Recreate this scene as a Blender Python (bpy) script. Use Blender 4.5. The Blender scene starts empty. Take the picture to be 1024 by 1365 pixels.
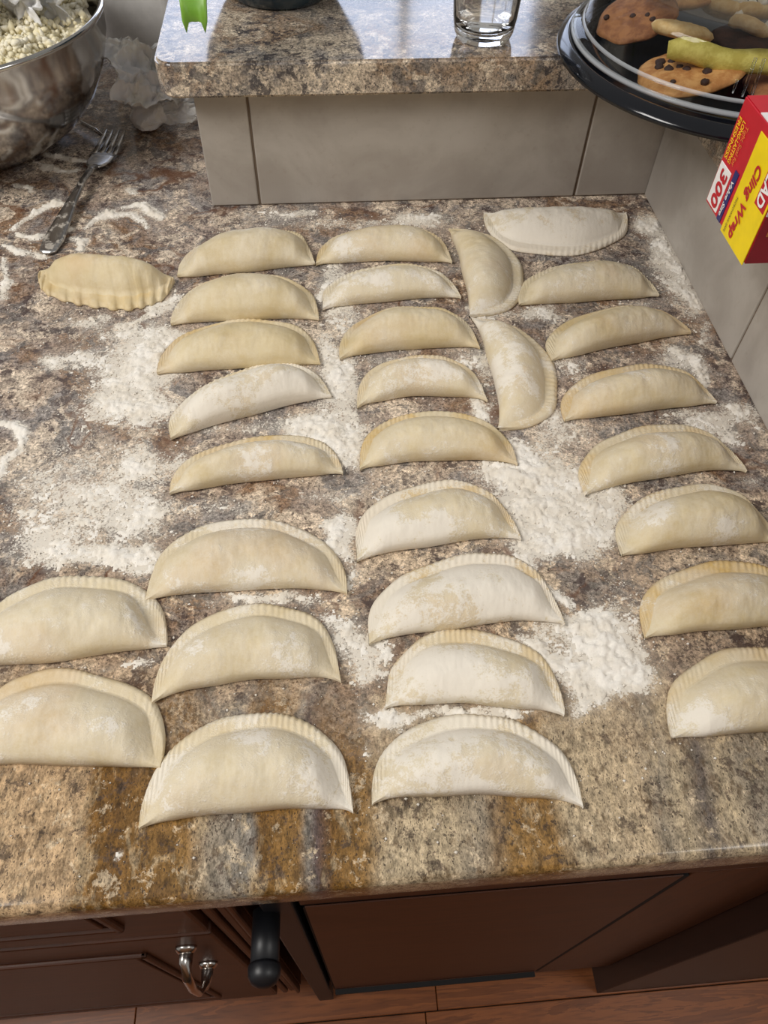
import bpy, bmesh, math, random
import numpy as np
from mathutils import Vector, Matrix
S = bpy.context.scene
COL = S.collection
PI = math.pi
# ------------------------------------------------------------------ camera (metres; counter top at Z = CT)
CT = 0.92
CAM_H = 0.432
FPX = 1004.2
A_R = np.array([0.9968, -0.0780, 0.0167]); A_U = np.array([0.0524, 0.7981, 0.6003]); A_F = np.array([0.0602, 0.5975, -0.7996])
CAM = np.array([0.0, 0.0, CT + CAM_H])
cam = bpy.data.cameras.new('camera'); cam_o = bpy.data.objects.new('camera', cam); COL.objects.link(cam_o)
cam.sensor_fit = 'VERTICAL'; cam.sensor_height = 36.0; cam.lens = FPX / 1365.0 * 36.0
cam.clip_start = 0.01
cam_o.matrix_world = Matrix(((A_R[0], A_U[0], -A_F[0], CAM[0]), (A_R[1], A_U[1], -A_F[1], CAM[1]), (A_R[2], A_U[2], -A_F[2], CAM[2]), (0, 0, 0, 1)))
S.camera = cam_o
# ------------------------------------------------------------------ world, lights, exposure
S.view_settings.view_transform = 'Standard'; S.view_settings.look = 'None'
S.view_settings.gamma = 1.0; S.view_settings.use_curve_mapping = False
S.view_settings.exposure = 0.02
W = bpy.data.worlds.new('room_light'); S.world = W; W.use_nodes = True
W.node_tree.nodes['Background'].inputs[0].default_value = (1.0, 0.98, 0.95, 1)
W.node_tree.nodes['Background'].inputs[1].default_value = 0.31

def area_light(name, loc, target, sx, sy, power, color):
    l = bpy.data.lights.new(name, 'AREA'); l.shape = 'RECTANGLE'; l.size = sx; l.size_y = sy
    l.energy = power; l.color = color
    o = bpy.data.objects.new(name, l); COL.objects.link(o); o.location = loc
    o.rotation_euler = (Vector(target) - Vector(loc)).to_track_quat('-Z', 'Y').to_euler()
    return o
area_light('ceiling_light', (-1.35, -0.05, 2.45), (0.0, 0.42, 0.92), 0.8, 0.8, 32, (1.0, 0.965, 0.92))
area_light('added_fill_light', (1.25, -0.55, 2.45), (0.0, 0.5, 0.92), 0.7, 0.7, 9, (1.0, 0.965, 0.92))  # unseen lamp, added as fill to even out the shading
area_light('window_light', (0.10, 3.56, 1.98), (0.1, 0.6, 1.3), 1.66, 0.95, 17, (0.66, 0.76, 1.0))

# ------------------------------------------------------------------ helpers
def at(x, y, z=0.0):            # photo point on the horizontal plane z above the counter -> world
    d = A_F + (x - 512) / FPX * A_R - (y - 682.5) / FPX * A_U
    t = (z + CT - CAM[2]) / d[2]
    return CAM + t * d

def link(o, parent=None):
    COL.objects.link(o)
    if parent is not None:
        o.parent = parent
    return o

def empty(name, loc=(0, 0, 0), rz=0.0, parent=None):
    o = bpy.data.objects.new(name, None); link(o, parent); o.location = loc; o.rotation_euler = (0, 0, rz)
    o.empty_display_size = 0.02
    return o

def tag(o, label=None, cat=None, group=None, kind=None):
    if label: o['label'] = label
    if cat: o['category'] = cat
    if group: o['group'] = group
    if kind: o['kind'] = kind
    return o

def obj(name, me, mat=None, parent=None, loc=None):
    if isinstance(me, bmesh.types.BMesh):
        b = me; me = bpy.data.meshes.new(name); b.normal_update(); b.to_mesh(me); b.free()
    if mat is not None:
        me.materials.clear(); me.materials.append(mat)
    o = bpy.data.objects.new(name, me); link(o, parent)
    if loc is not None: o.location = loc
    return o

def smooth(me, on=True):
    me.polygons.foreach_set('use_smooth', [on] * len(me.polygons)); return me

def bm_box(x0, x1, y0, y1, z0, z1, bev=0.0, seg=2):
    b = bmesh.new()
    vs = [b.verts.new(p) for p in ((x0, y0, z0), (x1, y0, z0), (x1, y1, z0), (x0, y1, z0), (x0, y0, z1), (x1, y0, z1), (x1, y1, z1), (x0, y1, z1))]
    for f in ((0, 3, 2, 1), (4, 5, 6, 7), (0, 1, 5, 4), (1, 2, 6, 5), (2, 3, 7, 6), (3, 0, 4, 7)):
        b.faces.new([vs[i] for i in f])
    if bev > 0:
        bmesh.ops.bevel(b, geom=list(b.edges), offset=bev, segments=seg, affect='EDGES', profile=0.5)
    return b

def mesh_from(name, V, F, sm=True):
    me = bpy.data.meshes.new(name); me.from_pydata([tuple(v) for v in V], [], [tuple(f) for f in F]); me.update()
    if sm: smooth(me)
    return me

def lathe(name, prof, n=64, sm=True, arc=None):
    V = []; Fc = []; m = len(prof)
    for i in range(n):
        a = 2 * PI * i / n
        for r, z in prof: V.append((r * math.cos(a), r * math.sin(a), z))
    for i in range(n):
        j = (i + 1) % n
        for k in range(m - 1):
            q = [i * m + k, j * m + k, j * m + k + 1, i * m + k + 1]
            Fc.append(q)
    me = mesh_from(name, V, Fc, sm)
    b = bmesh.new(); b.from_mesh(me); bmesh.ops.remove_doubles(b, verts=b.verts, dist=1e-6)
    bmesh.ops.recalc_face_normals(b, faces=b.faces); b.to_mesh(me); b.free()
    if sm: smooth(me)
    return me

def tube(name, pts, rads, n=10, flat=1.0):
    pts = [Vector(p) for p in pts]; V = []; Fc = []
    for i, p in enumerate(pts):
        d = (pts[min(i + 1, len(pts) - 1)] - pts[max(i - 1, 0)]).normalized()
        up = Vector((0, 0, 1)) if abs(d.z) < 0.9 else Vector((1, 0, 0))
        s = d.cross(up).normalized(); t = s.cross(d)
        for k in range(n):
            a = 2 * PI * k / n
            V.append(p + s * math.cos(a) * rads[i] + t * math.sin(a) * rads[i] * flat)
    for i in range(len(pts) - 1):
        for k in range(n):
            k2 = (k + 1) % n
            Fc.append((i * n + k, i * n + k2, (i + 1) * n + k2, (i + 1) * n + k))
    Fc.append(tuple(range(n - 1, -1, -1))); Fc.append(tuple((len(pts) - 1) * n + k for k in range(n)))
    return mesh_from(name, V, Fc)

# numpy gradient noise
_rs = np.random.RandomState(7); _perm = _rs.permutation(512).astype(np.int64); _perm = np.concatenate([_perm, _perm, _perm])
_ang = _rs.rand(512) * 2 * PI; _gx = np.cos(_ang); _gy = np.sin(_ang)
def pn(x, y, seed=0):
    x = np.asarray(x, float) + seed * 17.31; y = np.asarray(y, float) + seed * 9.73
    xi = np.floor(x).astype(np.int64); yi = np.floor(y).astype(np.int64); xf = x - xi; yf = y - yi
    u = xf * xf * xf * (xf * (xf * 6 - 15) + 10); v = yf * yf * yf * (yf * (yf * 6 - 15) + 10)
    def g(ix, iy, fx, fy):
        h = _perm[(_perm[ix & 511] + iy) & 511]
        return _gx[h] * fx + _gy[h] * fy
    a = g(xi, yi, xf, yf); b = g(xi + 1, yi, xf - 1, yf); c = g(xi, yi + 1, xf, yf - 1); d = g(xi + 1, yi + 1, xf - 1, yf - 1)
    return ((a + (b - a) * u) * (1 - v) + (c + (d - c) * u) * v) * 1.5
def fbm(x, y, o=4, seed=0, gain=0.5):
    s = 0; a = 1; t = 0
    for i in range(o):
        s = s + a * pn(x * 2 ** i, y * 2 ** i, seed + i * 3); t += a; a *= gain
    return s / t
def sstep(a, b, x):
    t = np.clip((x - a) / (b - a), 0, 1); return t * t * (3 - 2 * t)

# ------------------------------------------------------------------ material helper
class NM:
    def __init__(s, name):
        s.m = bpy.data.materials.new(name); s.m.use_nodes = True
        s.t = s.m.node_tree; s.b = s.t.nodes['Principled BSDF']; s.out = s.t.nodes['Material Output']
    def n(s, typ, ins=None, **kw):
        nd = s.t.nodes.new(typ)
        for k, v in kw.items(): setattr(nd, k, v)
        if ins:
            for k, v in ins.items():
                if hasattr(v, 'is_output') or isinstance(v, bpy.types.NodeSocket): s.t.links.new(v, nd.inputs[k])
                else: nd.inputs[k].default_value = v
        return nd
    def set(s, **kw):
        for k, v in kw.items():
            k = k.replace('_', ' ')
            key = {'Base Color': 'Base Color', 'Rough': 'Roughness', 'Metal': 'Metallic'}.get(k, k)
            if isinstance(v, bpy.types.NodeSocket): s.t.links.new(v, s.b.inputs[key])
            else: s.b.inputs[key].default_value = v
        return s
    def coord(s, scale=(1, 1, 1), loc=(0, 0, 0), rot=(0, 0, 0), which='Object'):
        tc = s.n('ShaderNodeTexCoord')
        return s.n('ShaderNodeMapping', {'Vector': tc.outputs[which], 'Scale': scale, 'Location': loc, 'Rotation': rot}).outputs[0]
    def noise(s, vec, scale, detail=4, rough=0.55, dist=0.0, col=False):
        nd = s.n('ShaderNodeTexNoise', {'Vector': vec, 'Scale': scale, 'Detail': detail, 'Roughness': rough, 'Distortion': dist})
        return nd.outputs['Color' if col else 'Fac']
    def vor(s, vec, scale, feature='F1', out='Distance', rnd=1.0):
        nd = s.n('ShaderNodeTexVoronoi', {'Vector': vec, 'Scale': scale, 'Randomness': rnd}, feature=feature)
        return nd.outputs[out]
    def ramp(s, fac, stops, interp='LINEAR'):
        nd = s.n('ShaderNodeValToRGB', {'Fac': fac}); cr = nd.color_ramp; cr.interpolation = interp
        while len(cr.elements) < len(stops): cr.elements.new(0.5)
        for e, (p, c) in zip(cr.elements, stops):
            e.position = p
            e.color = (c, c, c, 1) if isinstance(c, (int, float)) else (c[0], c[1], c[2], 1)
        return nd.outputs[0]
    def mix(s, fac, a, b, blend='MIX'):
        nd = s.n('ShaderNodeMix', data_type='RGBA', blend_type=blend)
        for sock, v in ((nd.inputs[0], fac), (nd.inputs[6], a), (nd.inputs[7], b)):
            if isinstance(v, bpy.types.NodeSocket): s.t.links.new(v, sock)
            elif isinstance(v, (int, float)): sock.default_value = v
            else: sock.default_value = (v[0], v[1], v[2], 1)
        return nd.outputs[2]
    def math(s, op, a, b=0.0, c=None, clamp=False):
        nd = s.n('ShaderNodeMath', operation=op, use_clamp=clamp)
        for i, v in enumerate((a, b) if c is None else (a, b, c)):
            if isinstance(v, bpy.types.NodeSocket): s.t.links.new(v, nd.inputs[i])
            else: nd.inputs[i].default_value = v
        return nd.outputs[0]
    def mapr(s, v, a, b, c=0.0, d=1.0, sm=True):
        nd = s.n('ShaderNodeMapRange', {'Value': v, 'From Min': a, 'From Max': b, 'To Min': c, 'To Max': d})
        if sm: nd.interpolation_type = 'SMOOTHSTEP'
        return nd.outputs[0]
    def bump(s, h, strength=0.3, dist=0.001):
        nd = s.n('ShaderNodeBump', {'Height': h, 'Strength': strength, 'Distance': dist})
        s.t.links.new(nd.outputs[0], s.b.inputs['Normal']); return nd.outputs[0]

def srgb(r, g, b):
    f = lambda c: c / 12.92 if c <= 0.04045 else ((c + 0.055) / 1.055) ** 2.4
    return (f(r / 255), f(g / 255), f(b / 255))
def plain(name, col, rough=0.5, metal=0.0, **kw):
    m = NM(name)
    v = m.coord(); nz = m.noise(v, 60, 3)
    c = m.mix(m.mapr(nz, 0.3, 0.7), tuple(x * 0.93 for x in col), tuple(min(1, x * 1.05) for x in col))
    m.set(Base_Color=c, Roughness=rough, Metallic=metal, **kw); return m.m

# ------------------------------------------------------------------ granite
def granite_common(m, v, pal, grey, dark, scale=1.0, vf=None):
    vf = vf or v
    def shift(x, y): return m.n('ShaderNodeMapping', {'Vector': v, 'Location': (x, y, 0.3)}).outputs[0]
    big = m.noise(v, 8 * scale, 6, 0.62, 0.7)
    c = m.ramp(big, [(.36, pal[0]), (.45, pal[1]), (.52, pal[2]), (.59, pal[3]), (.66, pal[0])])
    g = m.noise(shift(3.1, 1.7), 19 * scale, 6, 0.68, 0.6)
    c = m.mix(m.math('MULTIPLY', m.mapr(g, 0.48, 0.62), 0.85), c, grey)
    cp = m.noise(shift(1.3, 7.7), 36 * scale, 6, 0.7, 0.5)
    c = m.mix(m.math('MULTIPLY', m.mapr(cp, 0.53, 0.58), 0.85), c, tuple(min(1, x * 1.12) for x in pal[0]))
    dp = m.noise(shift(4.9, 3.3), 34 * scale, 6, 0.72, 0.7)
    c = m.mix(m.math('MULTIPLY', m.mapr(dp, 0.54, 0.60), 0.8), c, tuple(x * 0.62 for x in grey))
    c = grains(m, vf, c, scale)
    mid = m.noise(vf, 85 * scale, 6, 0.75, 0.3); clus = m.noise(shift(8.7, 2.2), 15 * scale, 4, 0.6, 0.6)
    dm = m.math('MULTIPLY', m.mapr(mid, 0.52, 0.57), m.mapr(clus, 0.42, 0.56))
    c = m.mix(m.math('MULTIPLY', dm, 0.85), c, dark)
    sp = m.noise(vf, 410 * scale, 2, 0.6)
    c = m.mix(m.math('MULTIPLY', m.mapr(sp, 0.58, 0.66), 0.75), c, tuple(x * 0.8 for x in dark))
    fine = m.noise(vf, 260 * scale, 3, 0.7)
    return c, fine
def grains(m, v, c, scale=1.0):
    for sc, lo, hi, d in ((620 * scale, 0.45, 1.55, 3), (210 * scale, 0.62, 1.38, 3)):
        k = m.mapr(m.noise(v, sc, d, 0.72), 0.33, 0.67, lo, hi, sm=False)
        c = m.n('ShaderNodeVectorMath', {0: c, 'Scale': k}, operation='SCALE').outputs[0]
    return c

PAL = (srgb(204, 188, 168), srgb(178, 160, 142), srgb(148, 132, 120), srgb(136, 108, 84)); GREY = srgb(140, 135, 132); DARK = srgb(72, 58, 58)
def make_granite_counter():
    m = NM('granite_counter'); v = m.coord()
    warp = m.n('ShaderNodeVectorMath', {0: m.noise(v, 14, 4, 0.6, col=True), 1: (0.5, 0.5, 0.5)}, operation='SUBTRACT').outputs[0]
    wv = m.n('ShaderNodeVectorMath', {0: warp, 'Scale': 0.05}, operation='SCALE').outputs[0]
    vw = m.n('ShaderNodeVectorMath', {0: v, 1: wv}, operation='ADD').outputs[0]
    c, fine = granite_common(m, vw, PAL, GREY, DARK, 1.0, v)
    # rusty veins
    vein = m.noise(vw, 6.5, 3, 0.5, 0.9)
    vm = m.mapr(m.math('ABSOLUTE', m.math('SUBTRACT', vein, 0.5)), 0.0, 0.016, 1.0, 0.0)
    vm = m.math('MULTIPLY', vm, m.mapr(m.noise(v, 11, 3), 0.45, 0.6))
    c = m.mix(m.math('MULTIPLY', vm, 0.8), c, srgb(104, 66, 40))
    # golden / cream / slate bands that run across the slab along the front edge
    sep = m.n('ShaderNodeSeparateXYZ', {'Vector': v}); sw = m.n('ShaderNodeSeparateXYZ', {'Vector': vw})
    xw = m.math('ADD', m.math('MULTIPLY', sw.outputs[0], 0.75), m.math('MULTIPLY', sep.outputs[0], 0.25))
    u = m.mapr(xw, -0.26, 0.30, 0, 1, sm=False)
    gold = srgb(120, 90, 48); gold2 = srgb(144, 114, 70); crm = srgb(190, 166, 136); slate = srgb(140, 138, 136); pur = srgb(96, 82, 84); lc = srgb(188, 175, 152); gy = srgb(150, 142, 130); dk = srgb(104, 98, 98)
    def px(x): return (at(x, 1130)[0] + 0.26) / 0.56
    band = m.ramp(u, [(px(-60), gold), (px(-5), crm), (px(95), crm), (px(112), gold), (px(150), gold), (px(240), gold2), (px(275), gy), (px(322), slate), (px(334), gold), (px(395), gold2),
                      (px(412), slate), (px(428), pur), (px(448), gold), (px(490), gold2), (px(515), lc), (px(600), lc), (px(640), gy), (px(672), gold2), (px(730), gold2),
                      (px(765), lc), (px(880), srgb(192, 176, 152)), (px(905), gy), (px(935), lc), (px(965), dk), (px(1000), lc), (px(1030), gy)])
    vs = m.n('ShaderNodeMapping', {'Vector': v, 'Scale': (1, 0.5, 1)}).outputs[0]
    st = m.noise(vs, 150, 5, 0.72); st2 = m.noise(vs, 620, 3, 0.65); st3 = m.noise(vs, 60, 5, 0.7, .5)
    band = m.mix(m.math('MULTIPLY', m.mapr(st3, 0.34, 0.47, 1, 0), 0.6), band, srgb(196, 180, 152))
    band = m.mix(m.math('MULTIPLY', m.mapr(st3, 0.54, 0.66), 0.5), band, srgb(88, 66, 44))
    st4 = m.noise(v, 95, 6, 0.75, .3)
    band = m.mix(m.math('MULTIPLY', m.mapr(st4, 0.56, 0.62), 0.75), band, srgb(86, 74, 68))
    band = m.mix(m.math('MULTIPLY', m.mapr(st4, 0.38, 0.44, 1, 0), 0.7), band, srgb(214, 200, 178))
    band = grains(m, vs, band)
    band = m.mix(m.math('MULTIPLY', m.mapr(st, 0.53, 0.66), 0.6), band, srgb(84, 64, 42))
    band = m.mix(m.math('MULTIPLY', m.mapr(st2, 0.58, 0.66), 0.85), band, srgb(48, 42, 40))
    ymask = m.math('ADD', sep.outputs[1], m.math('MULTIPLY', m.math('SUBTRACT', m.noise(v, 16, 4), 0.5), 0.16))
    fm = m.mapr(ymask, 0.13, 0.23, 1, 0)
    c = m.mix(fm, c, band)
    # more yellow brown overall towards the front half of the slab
    gm = m.math('MULTIPLY', m.mapr(ymask, 0.2, 0.42, 1, 0), 0.45)
    c = m.mix(gm, c, m.mix(1.0, c, srgb(236, 218, 184), 'MULTIPLY'))
    # flour film
    fl = m.n('ShaderNodeAttribute', attribute_name='flour').outputs['Fac']
    n1 = m.noise(v, 640, 3, 0.75); n2 = m.noise(v, 170, 4, 0.75); n3 = m.noise(v, 50, 4, 0.65)
    nn = m.math('ADD', m.math('ADD', m.math('MULTIPLY', n1, 0.5), m.math('MULTIPLY', n2, 0.35)), m.math('MULTIPLY', n3, 0.25))
    thr = m.math('SUBTRACT', 0.78, m.math('MULTIPLY', m.math('POWER', fl, 0.8), 0.36))
    fmask = m.math('MULTIPLY', m.mapr(m.math('SUBTRACT', nn, thr), -0.02, 0.05), m.mapr(fl, 0.01, 0.15), clamp=True)
    veil = m.math('MULTIPLY', m.mapr(fl, 0.05, 1.0), 0.30)
    tot = m.math('MAXIMUM', m.math('MULTIPLY', fmask, 0.88), veil)
    c = m.mix(tot, c, srgb(226, 219, 206))
    ro = m.math('ADD', 0.16, m.math('MULTIPLY', tot, 0.7))
    m.set(Base_Color=c, Roughness=ro)
    m.bump(fmask, 0.3, 0.0005)
    return m.m
def make_granite_bar():
    m = NM('granite_bar'); v = m.coord()
    c, fine = granite_common(m, v, (srgb(196, 182, 162), srgb(178, 164, 146), srgb(160, 146, 130), srgb(150, 128, 106)), srgb(136, 131, 127), srgb(58, 54, 60), 1.1)
    m.set(Base_Color=c, Roughness=0.11); return m.m
M = {}
M['granite'] = make_granite_counter(); M['bar'] = make_granite_bar()

def make_tile():
    m = NM('tile'); v = m.coord()
    a = m.noise(v, 12, 5, 0.6, 0.4); b = m.noise(v, 130, 4, 0.7)
    c = m.mix(m.mapr(a, 0.35, 0.65), srgb(160, 153, 145), srgb(178, 172, 164))
    c = m.mix(m.math('MULTIPLY', m.mapr(b, 0.55, 0.7), 0.25), c, srgb(150, 138, 126))
    m.set(Base_Color=c, Roughness=0.34); m.bump(a, 0.15, 0.001); return m.m
M['tile'] = make_tile()
M['grout'] = plain('grout', srgb(112, 98, 84), 0.9)

def make_wood(name, c1, c2, rough, axis=0, scale=1.0, coat=0.0):
    m = NM(name)
    sc = [9, 9, 9]; sc[axis] = 0.8
    v = m.coord(tuple(x * scale for x in sc)); oi = m.n('ShaderNodeObjectInfo').outputs['Random']
    off = m.n('ShaderNodeCombineXYZ', {0: m.math('MULTIPLY', oi, 13.0), 1: m.math('MULTIPLY', oi, 7.0), 2: m.math('MULTIPLY', oi, 5.0)}).outputs[0]
    v = m.n('ShaderNodeVectorMath', {0: v, 1: off}, operation='ADD').outputs[0]
    a = m.noise(v, 2.2, 6, 0.62, 1.1)
    w = m.math('FRACT', m.math('MULTIPLY', a, 7.0))
    g = m.mapr(w, 0.0, 0.9)
    fine = m.noise(v, 30, 3, 0.6)
    c = m.mix(m.math('MULTIPLY', g, 0.55), c1, c2)
    c = m.mix(m.math('MULTIPLY', m.mapr(fine, 0.5, 0.7), 0.4), c, tuple(x * 0.55 for x in c2))
    m.set(Base_Color=c, Roughness=rough); m.bump(fine, 0.08, 0.0005)
    m.b.inputs['Coat Weight'].default_value = coat
    return m.m
M['cherry'] = make_wood('cherry', srgb(84, 45, 22), srgb(56, 28, 13), 0.42, 2, 1.0, 0.0)
M['cherryx'] = make_wood('cherry_cross', srgb(78, 41, 20), srgb(52, 26, 12), 0.42, 0, 1.0, 0.0)
M['darkwood'] = make_wood('dark_wood', srgb(40, 20, 13), srgb(28, 14, 10), 0.4, 2)
M['oak'] = make_wood('oak_floor', srgb(142, 82, 40), srgb(92, 48, 21), 0.36, 0, 1.0, 0.0)
M['black'] = plain('black_plastic', srgb(22, 23, 27), 0.42)
M['blacktray'] = plain('black_tray', srgb(14, 16, 22), 0.12)
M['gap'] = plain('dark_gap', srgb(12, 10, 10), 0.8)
M['chrome'] = plain('brushed_nickel', (0.62, 0.58, 0.54), 0.22, 1.0)
M['steel'] = plain('steel', (0.52, 0.50, 0.48), 0.14, 1.0)
def make_fork_steel():
    m = NM('fork_steel'); v = m.coord(); a = m.noise(v, 120, 4, 0.7)
    k = m.mapr(a, 0.5, 0.62)
    c = m.mix(m.math('MULTIPLY', k, 0.55), (0.42, 0.41, 0.40), srgb(214, 204, 186))
    m.set(Base_Color=c, Metallic=m.math('SUBTRACT', 1.0, m.math('MULTIPLY', k, 0.7)), Roughness=0.3); return m.m
M['fork'] = make_fork_steel()

# flour and dough
def make_flour():
    m = NM('flour'); v = m.coord(); a = m.noise(v, 700, 3, 0.7); b = m.noise(v, 60, 3)
    c = m.mix(m.mapr(b, 0.35, 0.65), srgb(226, 218, 204), srgb(238, 233, 224))
    m.set(Base_Color=c, Roughness=0.95); m.bump(a, 0.6, 0.0006); return m.m
M['flour'] = make_flour()
M['smear'] = plain('dough_smear', srgb(214, 202, 180), 0.8)
def make_dough(rim):
    m = NM('dough_rim' if rim else 'dough'); v = m.coord()
    at_ = m.n('ShaderNodeAttribute', attribute_name='look', attribute_type='OBJECT')
    sp = m.n('ShaderNodeSeparateXYZ', {'Vector': at_.outputs['Vector']})
    flour, yel, rnd = sp.outputs[0], sp.outputs[1], sp.outputs[2]
    off = m.n('ShaderNodeCombineXYZ', {0: m.math('MULTIPLY', rnd, 3.7), 1: m.math('MULTIPLY', rnd, 2.3), 2: rnd}).outputs[0]
    vo = m.n('ShaderNodeVectorMath', {0: v, 1: off}, operation='ADD').outputs[0]
    a = m.noise(vo, 32, 4, 0.6, 0.3); b = m.noise(vo, 240, 4, 0.7); d = m.noise(vo, 900, 2, 0.6)
    base = m.mix(m.mapr(a, 0.35, 0.65), srgb(204, 186, 146), srgb(214, 199, 164))
    base = m.mix(m.math('MULTIPLY', m.mapr(m.noise(vo, 14, 2), 0.5, 0.68), 0.35), base, srgb(206, 172, 132))
    if rim:
        yn = m.mapr(m.noise(vo, 26, 2), 0.38, 0.6)
        base = m.mix(m.math('MULTIPLY', m.math('MULTIPLY', yn, m.math('POWER', yel, 1.5)), 0.9), base, srgb(208, 170, 84))
    else:
        base = m.mix(m.math('MULTIPLY', yel, 0.16), base, srgb(214, 186, 104))
    # flour: patchy cloud broken up by fine grain
    cl = m.noise(vo, 24, 3, 0.6, 0.4)
    comb = m.math('ADD', m.math('MULTIPLY', cl, 0.62), m.math('ADD', m.math('MULTIPLY', b, 0.26), m.math('MULTIPLY', d, 0.18)))
    thr = m.math('SUBTRACT', 0.73, m.math('MULTIPLY', flour, 0.36))
    hard = m.mapr(m.math('SUBTRACT', comb, thr), -0.015, 0.09)
    soft = m.math('MULTIPLY', m.mapr(m.math('SUBTRACT', comb, thr), -0.22, 0.10), 0.5)
    fm = m.math('MAXIMUM', m.math('MULTIPLY', hard, 0.95), soft)
    if rim: fm = m.math('MULTIPLY', fm, 0.85)
    c = m.mix(fm, base, srgb(233, 226, 213))
    m.set(Base_Color=c, Roughness=m.math('ADD', 0.6, m.math('MULTIPLY', fm, 0.3)))
    m.b.inputs['Subsurface Weight'].default_value = 0.0
    m.bump(m.math('ADD', m.math('MULTIPLY', b, 0.6), m.math('ADD', m.math('MULTIPLY', d, 0.25), m.math('MULTIPLY', hard, 0.6))), 0.4, 0.0007)
    return m.m
M['dough'] = make_dough(False); M['dough_rim'] = make_dough(True)

# ------------------------------------------------------------------ the dumplings: outline points (on the counter), height, flour, yellow rim, pleats
DUMP = [
 # tip, tip, crimped-arc apex, fold middle, height, flour, yellow, arc apex scale
 ('e1', (236, 367), (420, 350), (358, 299), (329, 360), .022, .45, .15),
 ('e2', (228, 432), (425, 425), (333, 356), (308, 425), .024, .35, .30),
 ('e3', (209, 497), (427, 484), (329, 420), (303, 490), .020, .30, .55),
 ('e4', (228, 585), (442, 528), (358, 480), (329, 553), .022, .75, .20),
 ('e5', (226, 658), (457, 631), (350, 578), (324, 642), .018, .50, .70),
 ('f1', (421, 352), (603, 349), (526, 297), (509, 346), .020, .45, .55),
 ('f2', (430, 412), (615, 396), (518, 350), (518, 399), .018, .60, .20),
 ('f3', (454, 478), (640, 463), (551, 404), (543, 464), .020, .35, .45),
 ('f4', (478, 543), (650, 534), (560, 470), (543, 528), .019, .55, .65),
 ('f5', (480, 626), (690, 619), (575, 545), (570, 613), .019, .40, .90),
 ('f6', (476, 749), (695, 719), (580, 638), (578, 725), .019, .70, .90),
 ('f7', (492, 860), (753, 832), (642, 733), (609, 835), .019, .80, .90),
 ('f8', (513, 945), (752, 954), (625, 836), (636, 940), .018, .78, .65),
 ('f9', (496, 1074), (778, 1077), (630, 950), (642, 1060), .018, .80, .35),
 ('g1', (598, 305), (625, 420), (698, 358), (616, 362), .018, .50, .20),
 ('g2', (628, 424), (662, 571), (743, 498), (653, 486), .018, .62, .50),
 ('g3', (645, 283), (835, 283), (733, 345), (737, 283), .016, .85, .50),
 ('h1', (694, 405), (879, 393), (799, 345), (786, 399), .019, .45, .20),
 ('h2', (737, 480), (922, 443), (811, 408), (832, 459), .019, .35, .45),
 ('h3', (754, 560), (956, 536), (848, 483), (848, 548), .018, .55, .80),
 ('h4', (782, 660), (996, 628), (873, 563), (881, 635), .019, .50, .90),
 ('h5', (830, 740), (1040, 722), (934, 642), (939, 728), .020, .50, .80),
 ('h6', (861, 851), (1090, 835), (972, 744), (972, 838), .020, .45, .95),
 ('h7', (898, 983), (1130, 960), (1020, 858), (989, 978), .019, .50, .60),
 ('l1', (-45, 890), (222, 860), (88, 765), (68, 880), .022, .62, .05),
 ('l2', (-60, 1015), (213, 1023), (83, 888), (73, 1021), .020, .48, .20),
 ('m1', (193, 802), (463, 792), (317, 685), (337, 785), .020, .60, .20),
 ('m2', (203, 938), (455, 910), (337, 801), (337, 906), .020, .55, .25),
 ('m3', (185, 1106), (471, 1084), (337, 948), (337, 1081), .020, .62, .35),
 ('s', (52, 362), (232, 371), (152, 410), (128, 352), .024, .18, .45),
]
# ------------------------------------------------------------------ outline helper (also keeps loose flour from lying inside a dumpling)
def dump_frame(d):
    n, L, R, T, Mf, H, fl, ye = d
    l, r, t, f = [at(*p, 0.004)[:2] for p in (L, R, T, Mf)]
    c = r - l; ln = float(np.hypot(*c)); c = c / ln; nn = np.array([-c[1], c[0]])
    V = float((t - l) @ nn); fv = float((f - l) @ nn); ua = float((t - l) @ c / ln)
    if n in ('g3', 's'):
        fv = -0.010 if n == 's' else 0.0
        nn = -nn; V = -V
        if n == 's': V = 0.045
        else: V = 0.070
    else:
        if n not in ('g1', 'g2') and V > 0.062: V = 0.062 + (V - 0.062) * 0.6
    ua = min(max(ua, 0.38), 0.66)
    return l, c, nn, ln, V, fv, ua
def curves(ln, V, fv, ua, s, p=0.80):
    th = PI * s; uu = (1 - np.cos(th)) / 2; sn = np.sin(th)
    au = ln * (uu + (ua - 0.5) * sn ** 2 * 0.8); av = V * np.maximum(sn, 1e-6) ** p
    fu = ln * uu; fvv = (fv + 0.002) * sn ** 1.15
    return fu, fvv, au, av

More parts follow.
